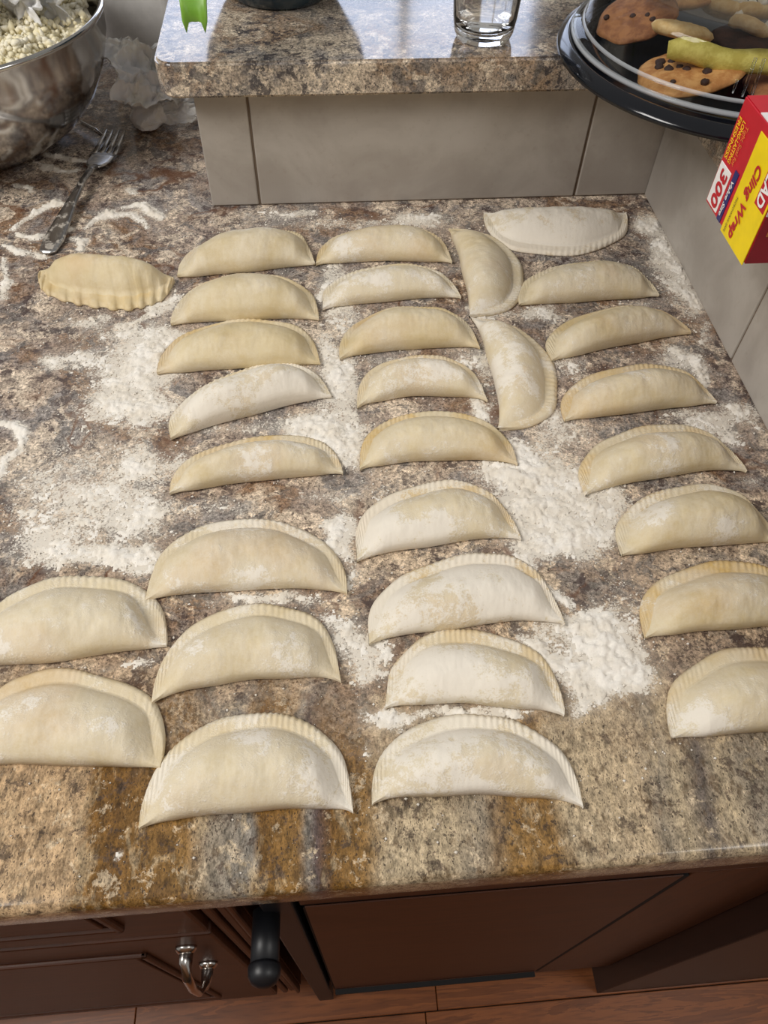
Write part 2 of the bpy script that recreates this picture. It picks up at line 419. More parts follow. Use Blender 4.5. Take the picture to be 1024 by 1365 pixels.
# ------------------------------------------------------------------ flour map on the counter
BL = [ # px, py, rx, ry, amount  (where the photograph shows flour lying)
 (440, 578, 48, 26, 1.3), (415, 590, 30, 18, .8), (475, 610, 30, 18, .7), (455, 505, 22, 34, 1.3), (432, 470, 16, 26, .7), (450, 390, 24, 26, 1.2), (440, 350, 14, 14, .5),
 (470, 300, 170, 10, .55), (380, 283, 60, 8, .7), (560, 290, 50, 10, .6), (150, 285, 30, 10, .55), (200, 281, 16, 8, .8), (690, 282, 20, 10, .4),
 (170, 505, 55, 42, .95), (205, 470, 36, 28, 1.3), (110, 480, 25, 12, .7), (66, 482, 16, 12, .9), (190, 545, 40, 18, .8), (140, 545, 45, 16, .6), (215, 410, 25, 8, .8), (120, 430, 26, 12, .6), (165, 445, 50, 12, .45),
 (130, 660, 100, 55, .55), (180, 690, 50, 30, .7), (190, 620, 25, 20, .7), (60, 720, 60, 22, .65), (110, 745, 70, 12, .8), (190, 755, 30, 18, .85), (40, 670, 60, 60, .30), (170, 740, 50, 10, .8), (120, 600, 80, 50, .3),
 (695, 628, 56, 20, 1.25), (722, 670, 56, 30, 1.3), (750, 720, 50, 24, 1.0), (680, 600, 40, 14, .75), (735, 715, 70, 22, .8), (800, 680, 30, 22, .75), (745, 580, 40, 20, .45), (830, 790, 36, 40, .35), (780, 640, 40, 20, .4),
 (805, 890, 50, 36, 1.5), (815, 850, 30, 30, 1.0), (765, 835, 60, 22, .75), (790, 845, 50, 18, .6), (800, 930, 20, 14, .9), (770, 940, 12, 8, .8), (850, 900, 30, 20, .35),
 (455, 715, 18, 28, 1.3), (470, 770, 14, 18, .6), (455, 850, 22, 32, .8), (480, 880, 20, 28, .6), (430, 825, 20, 12, .6), (520, 960, 26, 12, .9), (600, 952, 70, 7, .9), (690, 955, 40, 8, .7), (488, 1005, 10, 10, .8), (500, 870, 20, 30, .6), (480, 950, 14, 16, .5),
 (905, 370, 20, 28, 1.1), (885, 330, 22, 22, 1.0), (855, 300, 18, 12, .8), (925, 405, 14, 22, .9), (868, 300, 14, 12, .7), (870, 360, 18, 22, .4), (945, 445, 10, 22, .6),
 (905, 480, 26, 22, .8), (935, 500, 10, 20, .6), (945, 560, 36, 12, .85), (985, 545, 20, 14, .7), (960, 575, 20, 12, .6), (900, 550, 30, 10, .4), (975, 590, 20, 10, .7), (1000, 640, 20, 10, .7), (1010, 560, 14, 20, .5),
 (720, 418, 26, 12, .85), (655, 415, 30, 10, .6), (755, 480, 20, 26, .6), (740, 560, 20, 16, .5), (660, 395, 30, 18, .35), (860, 405, 20, 6, .6), (635, 420, 10, 12, .7), (615, 350, 8, 20, .7), (640, 555, 20, 30, .6), (650, 480, 12, 30, .6),
 (470, 435, 20, 18, .5), (620, 480, 20, 14, .5), (430, 660, 40, 10, .5), (300, 675, 60, 10, .4), (235, 460, 16, 22, .6), (230, 380, 10, 16, .6), (240, 620, 16, 20, .6), (330, 570, 90, 10, .5), (390, 400, 40, 10, .45), (520, 480, 30, 8, .4), (300, 800, 70, 10, .45), (380, 798, 60, 10, .7), (190, 880, 30, 8, .6), (330, 930, 120, 24, .14), (130, 885, 50, 6, .5),
 (154, 1139, 7, 7, 1.0), (300, 1085, 6, 4, .5), (250, 1050, 60, 40, .10), (520, 1120, 120, 40, .10), (700, 1060, 100, 60, .12), (880, 1010, 60, 40, .15), (900, 800, 60, 60, .2), (820, 630, 40, 60, .3),
 (70, 330, 90, 60, .14), (60, 430, 60, 60, .18), (520, 660, 70, 30, .25), (560, 480, 120, 120, .16), (330, 480, 150, 150, .16), (800, 480, 140, 140, .2), (620, 760, 220, 200, .16),
]
BLW = []
for px_, py_, rx, ry, am in BL:
    c = at(px_, py_)[:2]; ex = at(px_ + rx, py_)[:2] - c; ey = at(px_, py_ + ry)[:2] - c
    BLW.append((c, np.linalg.inv(np.array([ex, ey]).T), am))
SEG = [[(20, 305), (45, 285), (75, 272), (88, 275)], [(28, 312), (55, 318), (88, 305), (80, 292)], [(5, 325), (30, 336), (60, 342)], [(118, 300), (145, 284), (180, 290), (196, 302)], [(168, 276), (195, 276), (212, 290)], [(60, 205), (100, 212), (130, 218)], [(45, 218), (80, 228), (100, 226)], [(20, 245), (45, 255)], [(170, 250), (185, 258)],
       [(-20, 560), (18, 568), (27, 582), (20, 605), (-5, 632)], [(165, 432), (205, 418), (240, 398)], [(5, 345), (8, 380), (4, 400)], [(95, 318), (108, 322), (104, 335)], [(645, 600), (700, 640), (690, 680)], [(760, 650), (800, 640), (815, 665)], [(700, 740), (720, 775), (760, 800)], [(690, 855), (720, 865), (745, 880)], [(900, 465), (925, 480), (935, 510)], [(610, 500), (635, 520), (645, 560)]]
SEGW = [[at(*p)[:2] for p in q] for q in SEG]
def flour_density(X, Y):
    wx = X + 0.010 * fbm(X * 40, Y * 40, 3, 11); wy = Y + 0.010 * fbm(X * 40, Y * 40, 3, 23)
    D = np.zeros_like(X)
    for c, inv, am in BLW:
        dx = wx - c[0]; dy = wy - c[1]
        a = inv[0, 0] * dx + inv[0, 1] * dy; b = inv[1, 0] * dx + inv[1, 1] * dy
        g = am * np.exp(-0.85 * (a * a + b * b)); D = D + g * (1 - 0.5 * np.clip(D, 0, 1))
    for q in SEGW:
        for a, b in zip(q[:-1], q[1:]):
            d = b - a; t = np.clip(((wx - a[0]) * d[0] + (wy - a[1]) * d[1]) / (d @ d), 0, 1)
            r2 = (wx - a[0] - t * d[0]) ** 2 + (wy - a[1] - t * d[1]) ** 2
            D = D + 0.95 * np.exp(-r2 / 0.0042 ** 2) * (1 - 0.6 * np.clip(D, 0, 1))
    return D

# ------------------------------------------------------------------ counter slab
def build_counter():
    xs = np.concatenate([np.linspace(-1.3, -0.55, 6)[:-1], np.arange(-0.55, 0.361, 0.004)])
    ys = np.concatenate([np.arange(0.0845, 0.90, 0.004), np.linspace(0.92, 1.7, 6)])
    rows = [(1.7, -0.031), (0.0825, -0.031), (0.0806, -0.029), (0.0800, -0.026), (0.0800, -0.006), (0.0806, -0.003), (0.0820, -0.0012), (0.0845, 0.0)]
    rows = rows[:-1] + [(float(y), 0.0) for y in ys]
    nx = len(xs); V = np.zeros((len(rows), nx, 3))
    for i, (y, z) in enumerate(rows): V[i, :, 0] = xs; V[i, :, 1] = y; V[i, :, 2] = z + CT
    nr = len(rows); idx = np.arange(nr * nx).reshape(nr, nx)
    F = np.stack([idx[:-1, :-1], idx[:-1, 1:], idx[1:, 1:], idx[1:, :-1]], -1).reshape(-1, 4)
    F = np.concatenate([F, np.stack([idx[-1, :-1], idx[-1, 1:], idx[0, 1:], idx[0, :-1]], -1)])
    me = bpy.data.meshes.new('countertop'); me.from_pydata(V.reshape(-1, 3).tolist(), [], F.tolist()); me.update()
    P = V.reshape(-1, 3); D = flour_density(P[:, 0], P[:, 1]); D[P[:, 2] < CT - 0.0005] = 0
    a = me.attributes.new('flour', 'FLOAT', 'POINT'); a.data.foreach_set('value', D.astype(np.float32))
    smooth(me)
    o = obj('countertop', me, M['granite'])
    tag(o, 'brown, cream and grey granite worktop dusted with flour under the dumplings', 'countertop')
build_counter()

# ------------------------------------------------------------------ tiled upstand walls and raised granite ledge
WB, WR, WL = 0.7235, 0.340, -0.112
LZ0, LZ1 = CT + 0.116, CT + 0.1455
wb = obj('wall_back', bm_box(WL + 0.0014, WR + 0.30, WB + 0.0014, WB + 0.15, CT, LZ0), M['grout']); tag(wb, kind='structure')
wr = obj('wall_right', bm_box(WR + 0.0014, WR + 0.16, 0.05, WB + 0.001, CT, LZ0), M['grout']); tag(wr, kind='structure')
J1, J2 = -0.0637, 0.2646
for x0, x1 in ((WL, J1 - .0012), (J1 + .0012, J2 - .0012), (J2 + .0012, WR + .006)):
    o = obj('tile', bm_box(x0, x1, WB, WB + 0.009, CT + .001, LZ0 - .0005, 0.0012), M['tile'], wb)
obj('tile', bm_box(WL, WL + .009, WB + .0095, WB + 0.15, CT + .001, LZ0 - .0005, 0.0012), M['tile'], wb)
for y0, y1 in ((0.4655, WB - .0008), (0.137, 0.4631), (0.05, 0.1346)):
    obj('tile', bm_box(WR, WR + .009, y0, y1, CT + .001, LZ0 - .0005, 0.0012), M['tile'], wr)

def build_ledge():
    b = bmesh.new(); SY = 0.7015; SX = 0.318; X0 = -0.1385
    pts = []
    r = 0.018
    for k in range(9):
        a = PI + (PI / 2) * k / 8
        pts.append((X0 + r + r * math.cos(a), SY + r + r * math.sin(a)))
    pts += [(SX, SY), (SX, 0.03), (SX + 0.34, 0.03), (SX + 0.34, 1.12), (X0, 1.12)]
    vs = [b.verts.new((x, y, LZ0)) for x, y in pts]
    f = b.faces.new(vs); r2 = bmesh.ops.extrude_face_region(b, geom=[f])
    for v in r2['geom']:
        if isinstance(v, bmesh.types.BMVert): v.co.z = LZ1
    bmesh.ops.recalc_face_normals(b, faces=b.faces)
    ed = [e for e in b.edges if abs(e.verts[0].co.z - e.verts[1].co.z) < 1e-6]
    bmesh.ops.bevel(b, geom=ed, offset=0.0025, segments=3, affect='EDGES')
    o = obj('bar_ledge', b, M['bar'])
    tag(o, 'raised polished grey granite ledge on top of the tiled upstand', 'ledge')
build_ledge()

# ------------------------------------------------------------------ floor of oak planks
fl = obj('floor', bm_box(-2.2, 2.2, -1.6, 3.6, -0.05, -0.006), M['gap']); tag(fl, kind='structure')
random.seed(3)
yy = -1.0; k = 0
pl_me = {}
while yy < 0.75:
    x = -2.0 + random.random() * 0.5
    while x < 2.0:
        L = random.choice((0.45, 0.6, 0.8))
        if L not in pl_me:
            bm = bm_box(0, L - .0012, 0, 0.0812, -0.006, 0.0, 0.0008, 1); me = bpy.data.meshes.new('plank'); bm.to_mesh(me); bm.free(); me.materials.append(M['oak']); pl_me[L] = me
        if yy < 0.3 and -1.1 < x + L / 2 < 1.1 and yy > -0.6:
            o = bpy.data.objects.new('plank', pl_me[L]); link(o, fl); o.location = (x, yy, 0)
        x += L
    yy += 0.0825

# far wall with the window that lights the ledge
M['paint'] = plain('wall_paint', srgb(196, 186, 170), .7); M['frame'] = plain('window_paint', srgb(232, 230, 226), .4)
WX0, WX1, WZ0, WZ1 = -0.74, 0.94, 1.48, 2.48
wf_ = empty('wall_far', (0, 3.6, 0)); tag(wf_, kind='structure')
for q in ((-2.2, WX0, 0, 2.7), (WX1, 2.2, 0, 2.7), (WX0, WX1, 0, WZ0), (WX0, WX1, WZ1, 2.7)):
    o = obj('wall_panel', bm_box(q[0], q[1], 3.58, 3.68, q[2], q[3]), M['paint'], wf_); o.matrix_parent_inverse = wf_.matrix_basis.inverted()
wnr = obj('wall_near', bm_box(-2.2, 2.2, -1.62, -1.55, 0, 2.3), make_wood('near_wood', srgb(150, 104, 62), srgb(120, 78, 44), .5, 2)); tag(wnr, kind='structure')
wn = empty('window_1', ((WX0 + WX1) / 2, 3.55, WZ0)); tag(wn, kind='structure')
for q in ((WX0 - .05, WX0, WZ0, WZ1), (WX1, WX1 + .05, WZ0, WZ1), (WX0 - .05, WX1 + .05, WZ0 - .05, WZ0), (WX0 - .05, WX1 + .05, WZ1, WZ1 + .05), (-.20, -.16, WZ0, WZ1), (.36, .40, WZ0, WZ1)):
    o = obj('window_frame', bm_box(q[0], q[1], 3.50, 3.579, q[2], q[3], .004, 1), M['frame'], wn); o.matrix_parent_inverse = wn.matrix_basis.inverted()

# ------------------------------------------------------------------ base cabinets under the counter
YF = 0.112     # face frame
YD = 0.100     # door and drawer faces
def panel_front(name, x0, x1, z0, z1, parent, rail=0.05, mat='cherryx'):
    o = obj(name, bm_box(x0, x1, YD, YF - .0005, z0, z1, 0.002), M[mat], parent)
    # raised ogee moulding around a sunk field
    m = 0.006
    for q in ((x0 + rail, x1 - rail, z1 - rail - m, z1 - rail), (x0 + rail, x1 - rail, z0 + rail, z0 + rail + m), (x0 + rail, x0 + rail + m, z0 + rail, z1 - rail), (x1 - rail - m, x1 - rail, z0 + rail, z1 - rail)):
        obj('moulding', bm_box(q[0], q[1], YD - 0.004, YD + .001, q[2], q[3], 0.0018), M[mat], o)
    obj('field_panel', bm_box(x0 + rail + 2 * m, x1 - rail - 2 * m, YD - 0.0025, YD + .001, z0 + rail + 2 * m, z1 - rail - 2 * m, 0.001), M[mat], o)
    return o
def cabinet(name, x0, x1, label, mat='cherry'):
    t = empty(name, ((x0 + x1) / 2, YF, 0.0)); tag(t, label, 'cabinet')
    def part(n, bm, m): 
        o = obj(n, bm, M[m], t); o.matrix_parent_inverse = t.matrix_basis.inverted(); return o
    part('body', bm_box(x0, x1, YF, 0.66, 0.10, CT - 0.0325), mat)
    part('toe_kick', bm_box(x0, x1, YF + 0.06, YF + 0.08, 0.0, 0.099), 'darkwood')
    return t
def reparent(o, t): o.matrix_parent_inverse = t.matrix_basis.inverted(); return o
c1 = cabinet('drawer_cabinet', -0.78, -0.088, 'cherry base cabinet with a drawer and a nickel door pull')
dr = reparent(panel_front('drawer', -0.74, -0.118, CT - 0.232, CT - 0.04, c1, 0.05), c1)
do = reparent(panel_front('door', -0.74, -0.118, 0.13, CT - 0.246, c1, 0.065), c1)
pull = tube('pull', [(-0.146, YD, CT - .295), (-0.146, YD - .012, CT - .295), (-0.146, YD - .022, CT - .305), (-0.1465, YD - .027, CT - .335), (-0.147, YD - .027, CT - .37), (-0.147, YD - .02, CT - .398), (-0.147, YD - .010, CT - .404), (-0.147, YD, CT - .404)], [.006, .0055, .0042, .0038, .0038, .0042, .0055, .006], 12)
po = obj('pull', pull, M['chrome'], do); po['label'] = 'bowed nickel door pull'
for zz in (CT - .295, CT - .404):
    rm = lathe('rosette', [(0, 0.006), (.0065, .006), (.009, .003), (.009, 0), (0, 0)], 20)
    ro = obj('rosette', rm, M['chrome'], po); ro.rotation_euler = (PI / 2, 0, 0); ro.location = (-0.1465, YD + .0005, zz)
# stile with two vertical beads at the end of the drawer cabinet
for x0, x1, dp in ((-0.113, -0.106, .008), (-0.104, -0.096, .006), (-0.094, -0.089, .010)):
    o = obj('bead', bm_box(x0, x1, YF - dp, YF, 0.10, CT - 0.033, 0.002), M['cherry'], c1); reparent(o, c1)
# black end post and filler strip
bp = obj('filler_strip', bm_box(-0.068, -0.046, 0.098, 0.118, 0.0, CT - 0.033, 0.002), M['black'])
tag(bp, 'narrow black upright strip between the two cherry cabinets', 'strip')
peg = empty('black_peg', (-0.066, 0.10, CT - 0.17)); tag(peg, 'short thick black peg with round cap sticking out below the granite edge', 'peg')
pm = lathe('shaft', [(0, 0), (.0098, 0), (.0098, .036), (0, .036)], 32)
o = obj('shaft', pm, M['black'], peg); o.rotation_euler = (PI / 2 - .25, 0, 0)
cm = lathe('cap', [(0, .0485), (.004, .0482), (.0085, .046), (.0108, .042), (.0112, .037), (.0108, .035), (0, .035)], 36)
o = obj('cap', cm, M['black'], peg); o.rotation_euler = (PI / 2 - .25, 0, 0)
c2 = cabinet('door_cabinet', -0.042, 0.352, 'cherry base cabinet with one plain door and black shadow gaps')
o = obj('gap_shadow_strip', bm_box(-0.0405, 0.245, YD + .0008, YF - .0003, 0.128, CT - 0.172), M['gap'], c2); reparent(o, c2)  # black strip set nearly flush to draw the shade in the door gaps
o = obj('door', bm_box(-0.0385, 0.2375, YD - .0004, YD + .0007, 0.138, CT - 0.1634, 0.0003), M['cherryx'], c2); reparent(o, c2)
o = obj('bottom_shadow_strip', bm_box(-0.0385, 0.2375, YD - .0065, YD - .0005, 0.129, 0.1375), M['gap'], c2); reparent(o, c2)  # black strip added proud of the door to draw the toe-kick shade
o = obj('top_rail', bm_box(-0.042, 0.352, YD + .001, YF, CT - 0.163, CT - 0.033, 0.001), M['cherryx'], c2); reparent(o, c2)
o = obj('side_stile', bm_box(0.2455, 0.352, YD + .001, YF, 0.10, CT - 0.164, 0.001), M['cherry'], c2); reparent(o, c2)
c3 = cabinet('end_cabinet', 0.354, 0.80, 'dark wooden cabinet end standing proud beside the cherry door')
o = obj('front_post', bm_box(0.354, 0.80, 0.075, YF - .0005, 0.0, CT - 0.033, 0.001), M['darkwood'], c3); reparent(o, c3)

# ------------------------------------------------------------------ dumplings
LAB = {
 'e1': 'dumpling heading the column nearest the steel bowl, first from the back tiles',
 'e2': 'plump dumpling in the column nearest the steel bowl, second from the back tiles',
 'e3': 'dumpling with a slim curved fold in the bowl-side column, third from the back tiles',
 'e4': 'white floured dumpling lying askew in the bowl-side column, fourth from the back tiles',
 'e5': 'yellowish dumpling in the bowl-side column, fifth from the back tiles, before the gap',
 'f1': 'dumpling heading the middle column, first from the back tiles',
 'f2': 'pale dusty dumpling in the middle column, second from the back tiles',
 'f3': 'dumpling in the middle column, third from the back tiles',
 'f4': 'short dumpling in the middle column, fourth from the back tiles',
 'f5': 'yellow-rimmed dumpling in the middle column, fifth from the back tiles',
 'f6': 'yellow-rimmed dumpling with dusty top in the middle column, sixth from the back tiles',
 'f7': 'long dumpling with a thick flour patch in the middle column, seventh from the back tiles',
 'f8': 'short flour-caked dumpling in the middle column, second from the front edge',
 'f9': 'white floured dumpling in the middle column, closest to the counter front edge',
 'g1': 'dumpling turned sideways between two columns, near the dumpling against the back tiles',
 'g2': 'larger dumpling turned sideways between two columns, farther from the back tiles',
 'g3': 'flour-caked dumpling with its fold against the back tiles in the corner',
 'h1': 'dumpling in the column along the side wall tiles, first in front of the reversed one',
 'h2': 'bent dumpling in the column along the side wall tiles, second from the reversed one',
 'h3': 'dumpling in the column along the side wall tiles, third from the reversed one',
 'h4': 'yellow-rimmed dumpling in the side wall column, fourth from the reversed one',
 'h5': 'dumpling in the side wall column, fifth from the reversed one',
 'h6': 'bright yellow-rimmed dumpling in the side wall column, sixth from the reversed one',
 'h7': 'dumpling in the side wall column, closest to the counter front edge',
 'l1': 'swollen dumpling with a wide flat end beside the bowl-side column, backed by flour',
 'l2': 'large dumpling beside the bowl-side column with bare golden granite before it',
 'm1': 'broad dumpling in the bowl-side column, third from the counter front edge',
 'm2': 'broad dumpling in the bowl-side column, second from the counter front edge',
 'm3': 'broad dumpling in the bowl-side column, closest to the counter front edge',
 's': 'small yellow dumpling with coarse ruffled pleats lying at the fork handle',
}
OUTL = []
def build_dumpling(i, d):
    n, H, flo, yel = d[0], d[5], d[6], d[7]
    l, c, nn, ln, V, fv, ua = dump_frame(d)
    ns = 260; m1 = 26; m2 = 9
    s = np.linspace(0.004, 0.996, ns)
    fu, fvv, au, av = curves(ln, V, fv, ua, s, 0.72 if n != 's' else 0.8)
    rs = np.random.RandomState(i * 7 + 3)
    # slight irregularities of both edges
    au = au + 0.0016 * pn(s * 6, s * 0 + i, 31); av = av * (1 + 0.05 * pn(s * 5, s * 0 + i * 2, 37)); fvv = fvv + 0.0022 * pn(s * 4, s * 0 + i, 41) * np.sin(PI * s)
    Wd = np.hypot(au - fu, av - fvv)
    rw = np.minimum((0.0115 if n != 's' else 0.016) * (1 + 0.18 * pn(s * 3, s * 0 + i * 1.7, 51)), 0.5 * Wd)
    if n == 'l1': rw = rw + np.minimum(0.022 * sstep(0.70, 0.86, s), 0.35 * Wd)
    tipd = np.minimum(fu, ln - fu) ; tf = sstep(0.001, 0.013, tipd); rw = rw + (0.86 * Wd - rw) * (1 - tf)
    fb = 1 - rw / np.maximum(Wd, 1e-6)          # fraction where the pocket ends
    hs = np.maximum(1 - np.abs(2 * fu / ln - 1) ** 2.5, 0) ** 0.95 * sstep(0.0, 0.020, tipd)
    if n == 'l1': hs = hs * (1 - 0.6 * sstep(0.80, 0.93, s))
    if n[0] in 'ml' or n in ('f7', 'f8', 'f9', 'h6', 'h7', 'f6'): H = H * 0.84
    hs = hs * (1 + 0.14 * pn(s * 3.2, s * 0 + i, 61))
    npl = 42 if n != 's' else 13
    ph = rs.rand() * 6.28
    if n == 's': cr = np.cos(s * npl * 2 * PI + ph + 1.2 * pn(s * 7, s * 0, 71)); cr = np.sign(cr) * np.abs(cr) ** 0.6
    else: cr = np.cos(s * npl * 2 * PI + ph + 5.5 * pn(s * 7, s * 0 + i, 71))
    cramp = np.clip((0.25 + 0.5 * rs.rand()) + 1.1 * pn(s * 4, s * 0 + i * 3, 81), 0.05, 1.0)   # pressed harder in places
    if n == 's': cramp = cramp * 0 + 1.0
    T0 = 0.0042
    rowsU = []; rowsV = []; rowsZ = []
    for k in range(m1 + 1):
        ph_ = k / m1; ph_ = ph_ ** 1.35                     # finer at the fold
        t = fb * ph_
        sh = (ph_ ** 0.5) * (1 - ph_) ** 0.8; sh = sh / 0.42
        sh = np.minimum(sh, 1.02)
        z = T0 * (0.45 + 0.55 * min(1, ph_ * 8)) + H * hs * sh
        out = -0.0030 * hs * math.exp(-((ph_ - 0.05) / 0.06) ** 2)    # belly rolls a little over the fold line
        if n == 's':
            z = z + 0.0007 * cr * sstep(0.45, 1.0, ph_)
        rowsU.append(fu + (au - fu) * t); rowsV.append(fvv + (av - fvv) * t + out); rowsZ.append(z)
    for k in range(1, m2 + 1):
        q = k / m2; t = fb + (1 - fb) * q
        edge = 1 - 0.65 * sstep(0.72, 1.0, q)
        am = (0.00042 if n != 's' else 0.0015) * cramp * (0.35 + 0.65 * q)
        z = (T0 * edge * (1.0 - 0.12 * q) + am * cr * (1 - 0.55 * sstep(0.8, 1, q)))
        t2 = t + (0.004 * cr * cramp if n != 's' else 0.035 * cr) * sstep(0.5, 1, q)
        rowsU.append(fu + (au - fu) * t2); rowsV.append(fvv + (av - fvv) * t2); rowsZ.append(np.maximum(z, 0.0006))
    U = np.array(rowsU); Vv = np.array(rowsV); Z = np.array(rowsZ)
    body = np.zeros_like(Z); body[:m1 + 1] = np.sin(PI * np.linspace(0, 1, m1 + 1) ** 0.8)[:, None]
    Z = Z + body * hs * (0.0022 * fbm(U * 45, Vv * 45, 3, i + 5) + 0.00035 * fbm(U * 200, Vv * 200, 3, i + 90)) + 0.00025 * fbm(U * 400, Vv * 400, 2, i + 33)
    Z = np.maximum(Z, 0.0006)
    nr = m1 + m2 + 1
    P = np.stack([U - ln / 2, Vv, Z], -1)
    base = np.stack([U[[0, -1]] - ln / 2, Vv[[0, -1]], np.zeros((2, ns))], -1)
    base[0, :, 1] += 0.0015; base[1, :, 1] -= 0.0008
    A = np.concatenate([P.reshape(-1, 3), base.reshape(-1, 3)])
    idx = np.arange(nr * ns).reshape(nr, ns); b0 = nr * ns + np.arange(ns); b1 = b0 + ns
    def strips(a, b): return np.stack([a[:-1], a[1:], b[1:], b[:-1]], -1)
    Fb = np.concatenate([strips(idx[k], idx[k + 1]) for k in range(m1)] + [strips(b0, idx[0])])
    Fr = np.concatenate([strips(idx[k], idx[k + 1]) for k in range(m1, nr - 1)] + [strips(idx[-1], b1), strips(b1, b0)])
    ends = [tuple([b0[0]] + list(idx[:, 0]) + [b1[0]]), tuple([b1[-1]] + list(idx[::-1, -1]) + [b0[-1]])]
    # world placement: x along the chord, y towards the crimped arc
    hand = c[0] * nn[1] - c[1] * nn[0]
    if hand < 0: A[:, 0] *= 1; 
    full = bpy.data.meshes.new('tmp'); full.from_pydata(A.tolist(), [], np.concatenate([Fb, Fr]).tolist()); full.update()
    nrm = np.zeros(len(A) * 3); full.vertices.foreach_get('normal', nrm); nrm = nrm.reshape(-1, 3); bpy.data.meshes.remove(full)
    flip = hand < 0
    cx = l + c * ln / 2
    root = empty('dumpling', (cx[0], cx[1], CT + 0.0002)); tag(root, LAB[n], 'dumpling', 'filled half-moon dumplings on the floured counter')
    B = np.array([[c[0], nn[0]], [c[1], nn[1]]])
    Aw = A.copy(); Aw[:, :2] = A[:, :2] @ B.T
    Nw = nrm.copy(); Nw[:, :2] = nrm[:, :2] @ B.T
    for nm, FF, mat in (('dough_pocket', [tuple(f) for f in Fb], 'dough'), ('crimped_edge', [tuple(f) for f in Fr] + ends, 'dough_rim')):
        used = sorted({v for f in FF for v in f}); mp = {v: j for j, v in enumerate(used)}
        fs = [tuple(mp[v] for v in (f[::-1] if flip else f)) for f in FF]
        me = bpy.data.meshes.new(nm); me.from_pydata(Aw[used].tolist(), [], fs); me.update(); smooth(me)
        me.normals_split_custom_set_from_vertices(Nw[used].tolist())
        o = obj(nm, me, M[mat], root)
        o['look'] = (float(flo), float(yel), float(i) * 0.73)
    # outline for the flour map
    ol = np.concatenate([np.stack([fu - ln / 2, fvv], -1), np.stack([au - ln / 2, av], -1)[::-1]])[::6]
    OUTL.append(ol @ B.T + cx)
for i, d in enumerate(DUMP): build_dumpling(i, d)

# ------------------------------------------------------------------ loose flour: real relief where it lies thick
def inside(px_, py_, poly):
    r = np.zeros(px_.shape, bool); j = len(poly) - 1
    for i in range(len(poly)):
        xi, yi = poly[i]; xj, yj = poly[j]
        cnd = ((yi > py_) != (yj > py_)) & (px_ < (xj - xi) * (py_ - yi) / (yj - yi + 1e-12) + xi)
        r ^= cnd; j = i
    return r
def build_flour():
    st = 0.0013
    xs = np.arange(-0.42, WR - 0.001, st); ys = np.arange(0.10, 0.86, st)
    X, Y = np.meshgrid(xs, ys)
    D = flour_density(X, Y)
    n = 0.5 * fbm(X * 55, Y * 55, 4, 101, 0.6) + 0.55 * fbm(X * 190, Y * 190, 3, 131, 0.65) + 0.28 * pn(X * 520, Y * 520, 151)
    rid = 1 - np.abs(fbm(X * 26 + 3, Y * 26, 3, 171)) * 2.2
    n = 0.62 * fbm(X * 50, Y * 50, 4, 101, 0.6) + 0.62 * fbm(X * 170, Y * 170, 3, 131, 0.7) + 0.36 * pn(X * 480, Y * 480, 151)
    h = (D * (0.62 + 0.38 * rid) + n * 0.95 - 0.72)
    Z = np.clip(h, -0.05, 1.0) * 0.0042 + 0.0004 * np.clip(h, 0, 1) * pn(X * 330, Y * 330, 191)
    Z[(X > WL - 0.0008) & (Y > WB - 0.0006)] = -0.001
    for p in OUTL:
        x0, y0 = p.min(0); x1, y1 = p.max(0)
        bx = (X > x0) & (X < x1) & (Y > y0) & (Y < y1); ii = np.where(bx)
        ins = inside(X[ii], Y[ii], p)
        Z[ii[0][ins], ii[1][ins]] = -0.001
    nx, ny = len(xs), len(ys); keepv = Z > 0.00002
    idx = np.arange(nx * ny).reshape(ny, nx)
    k = keepv[:-1, :-1].astype(int) + keepv[:-1, 1:] + keepv[1:, 1:] + keepv[1:, :-1]
    q = np.stack([idx[:-1, :-1], idx[:-1, 1:], idx[1:, 1:], idx[1:, :-1]], -1)[k >= 2]
    V = np.stack([X.ravel() + st * 0.4 * pn(X * 900, Y * 900, 5).ravel(), Y.ravel() + st * 0.4 * pn(X * 900, Y * 900, 6).ravel(), CT + np.maximum(Z.ravel(), -0.0001)], -1)
    used, inv = np.unique(q, return_inverse=True); q = inv.reshape(q.shape)
    me = bpy.data.meshes.new('flour'); me.from_pydata(V[used].tolist(), [], q.tolist()); me.update(); smooth(me)
    fo = o = obj('flour', me, M['flour']); tag(o, 'loose white flour scattered over the granite between the dumplings', 'flour', kind='stuff')
    # grains and small clumps
    rs = np.random.RandomState(5); N = 70000
    gx = rs.uniform(-0.42, WR - .01, N); gy = rs.uniform(0.09, WB - .01, N); dd = flour_density(gx, gy) + 0.02
    sel = rs.rand(N) < dd * 0.8; gx = gx[sel]; gy = gy[sel]
    ok = np.ones(len(gx), bool)
    for p in OUTL: ok &= ~inside(gx, gy, p)
    gx = gx[ok]; gy = gy[ok]; sz = 0.0002 + 0.0011 * rs.rand(len(gx)) ** 5
    oct_v = np.array([(1, 0, 0), (0, 1, 0), (-1, 0, 0), (0, -1, 0), (0, 0, 1), (0, 0, -.3)], float)
    oct_f = np.array([(0, 1, 4), (1, 2, 4), (2, 3, 4), (3, 0, 4), (1, 0, 5), (2, 1, 5), (3, 2, 5), (0, 3, 5)])
    VV = (oct_v[None] * (sz[:, None, None]) * rs.uniform(.6, 1.3, (len(gx), 6, 3)))
    VV[:, :, 0] += gx[:, None]; VV[:, :, 1] += gy[:, None]; VV[:, :, 2] += CT + 0.0002 + sz[:, None] * .2
    FF = (oct_f[None] + (np.arange(len(gx)) * 6)[:, None, None]).reshape(-1, 3)
    me = bpy.data.meshes.new('flour_grains'); me.from_pydata(VV.reshape(-1, 3).tolist(), [], FF.tolist()); me.update(); smooth(me)
    o = obj('flour_grains', me, M['flour'], fo); o['kind'] = 'stuff'
build_flour()

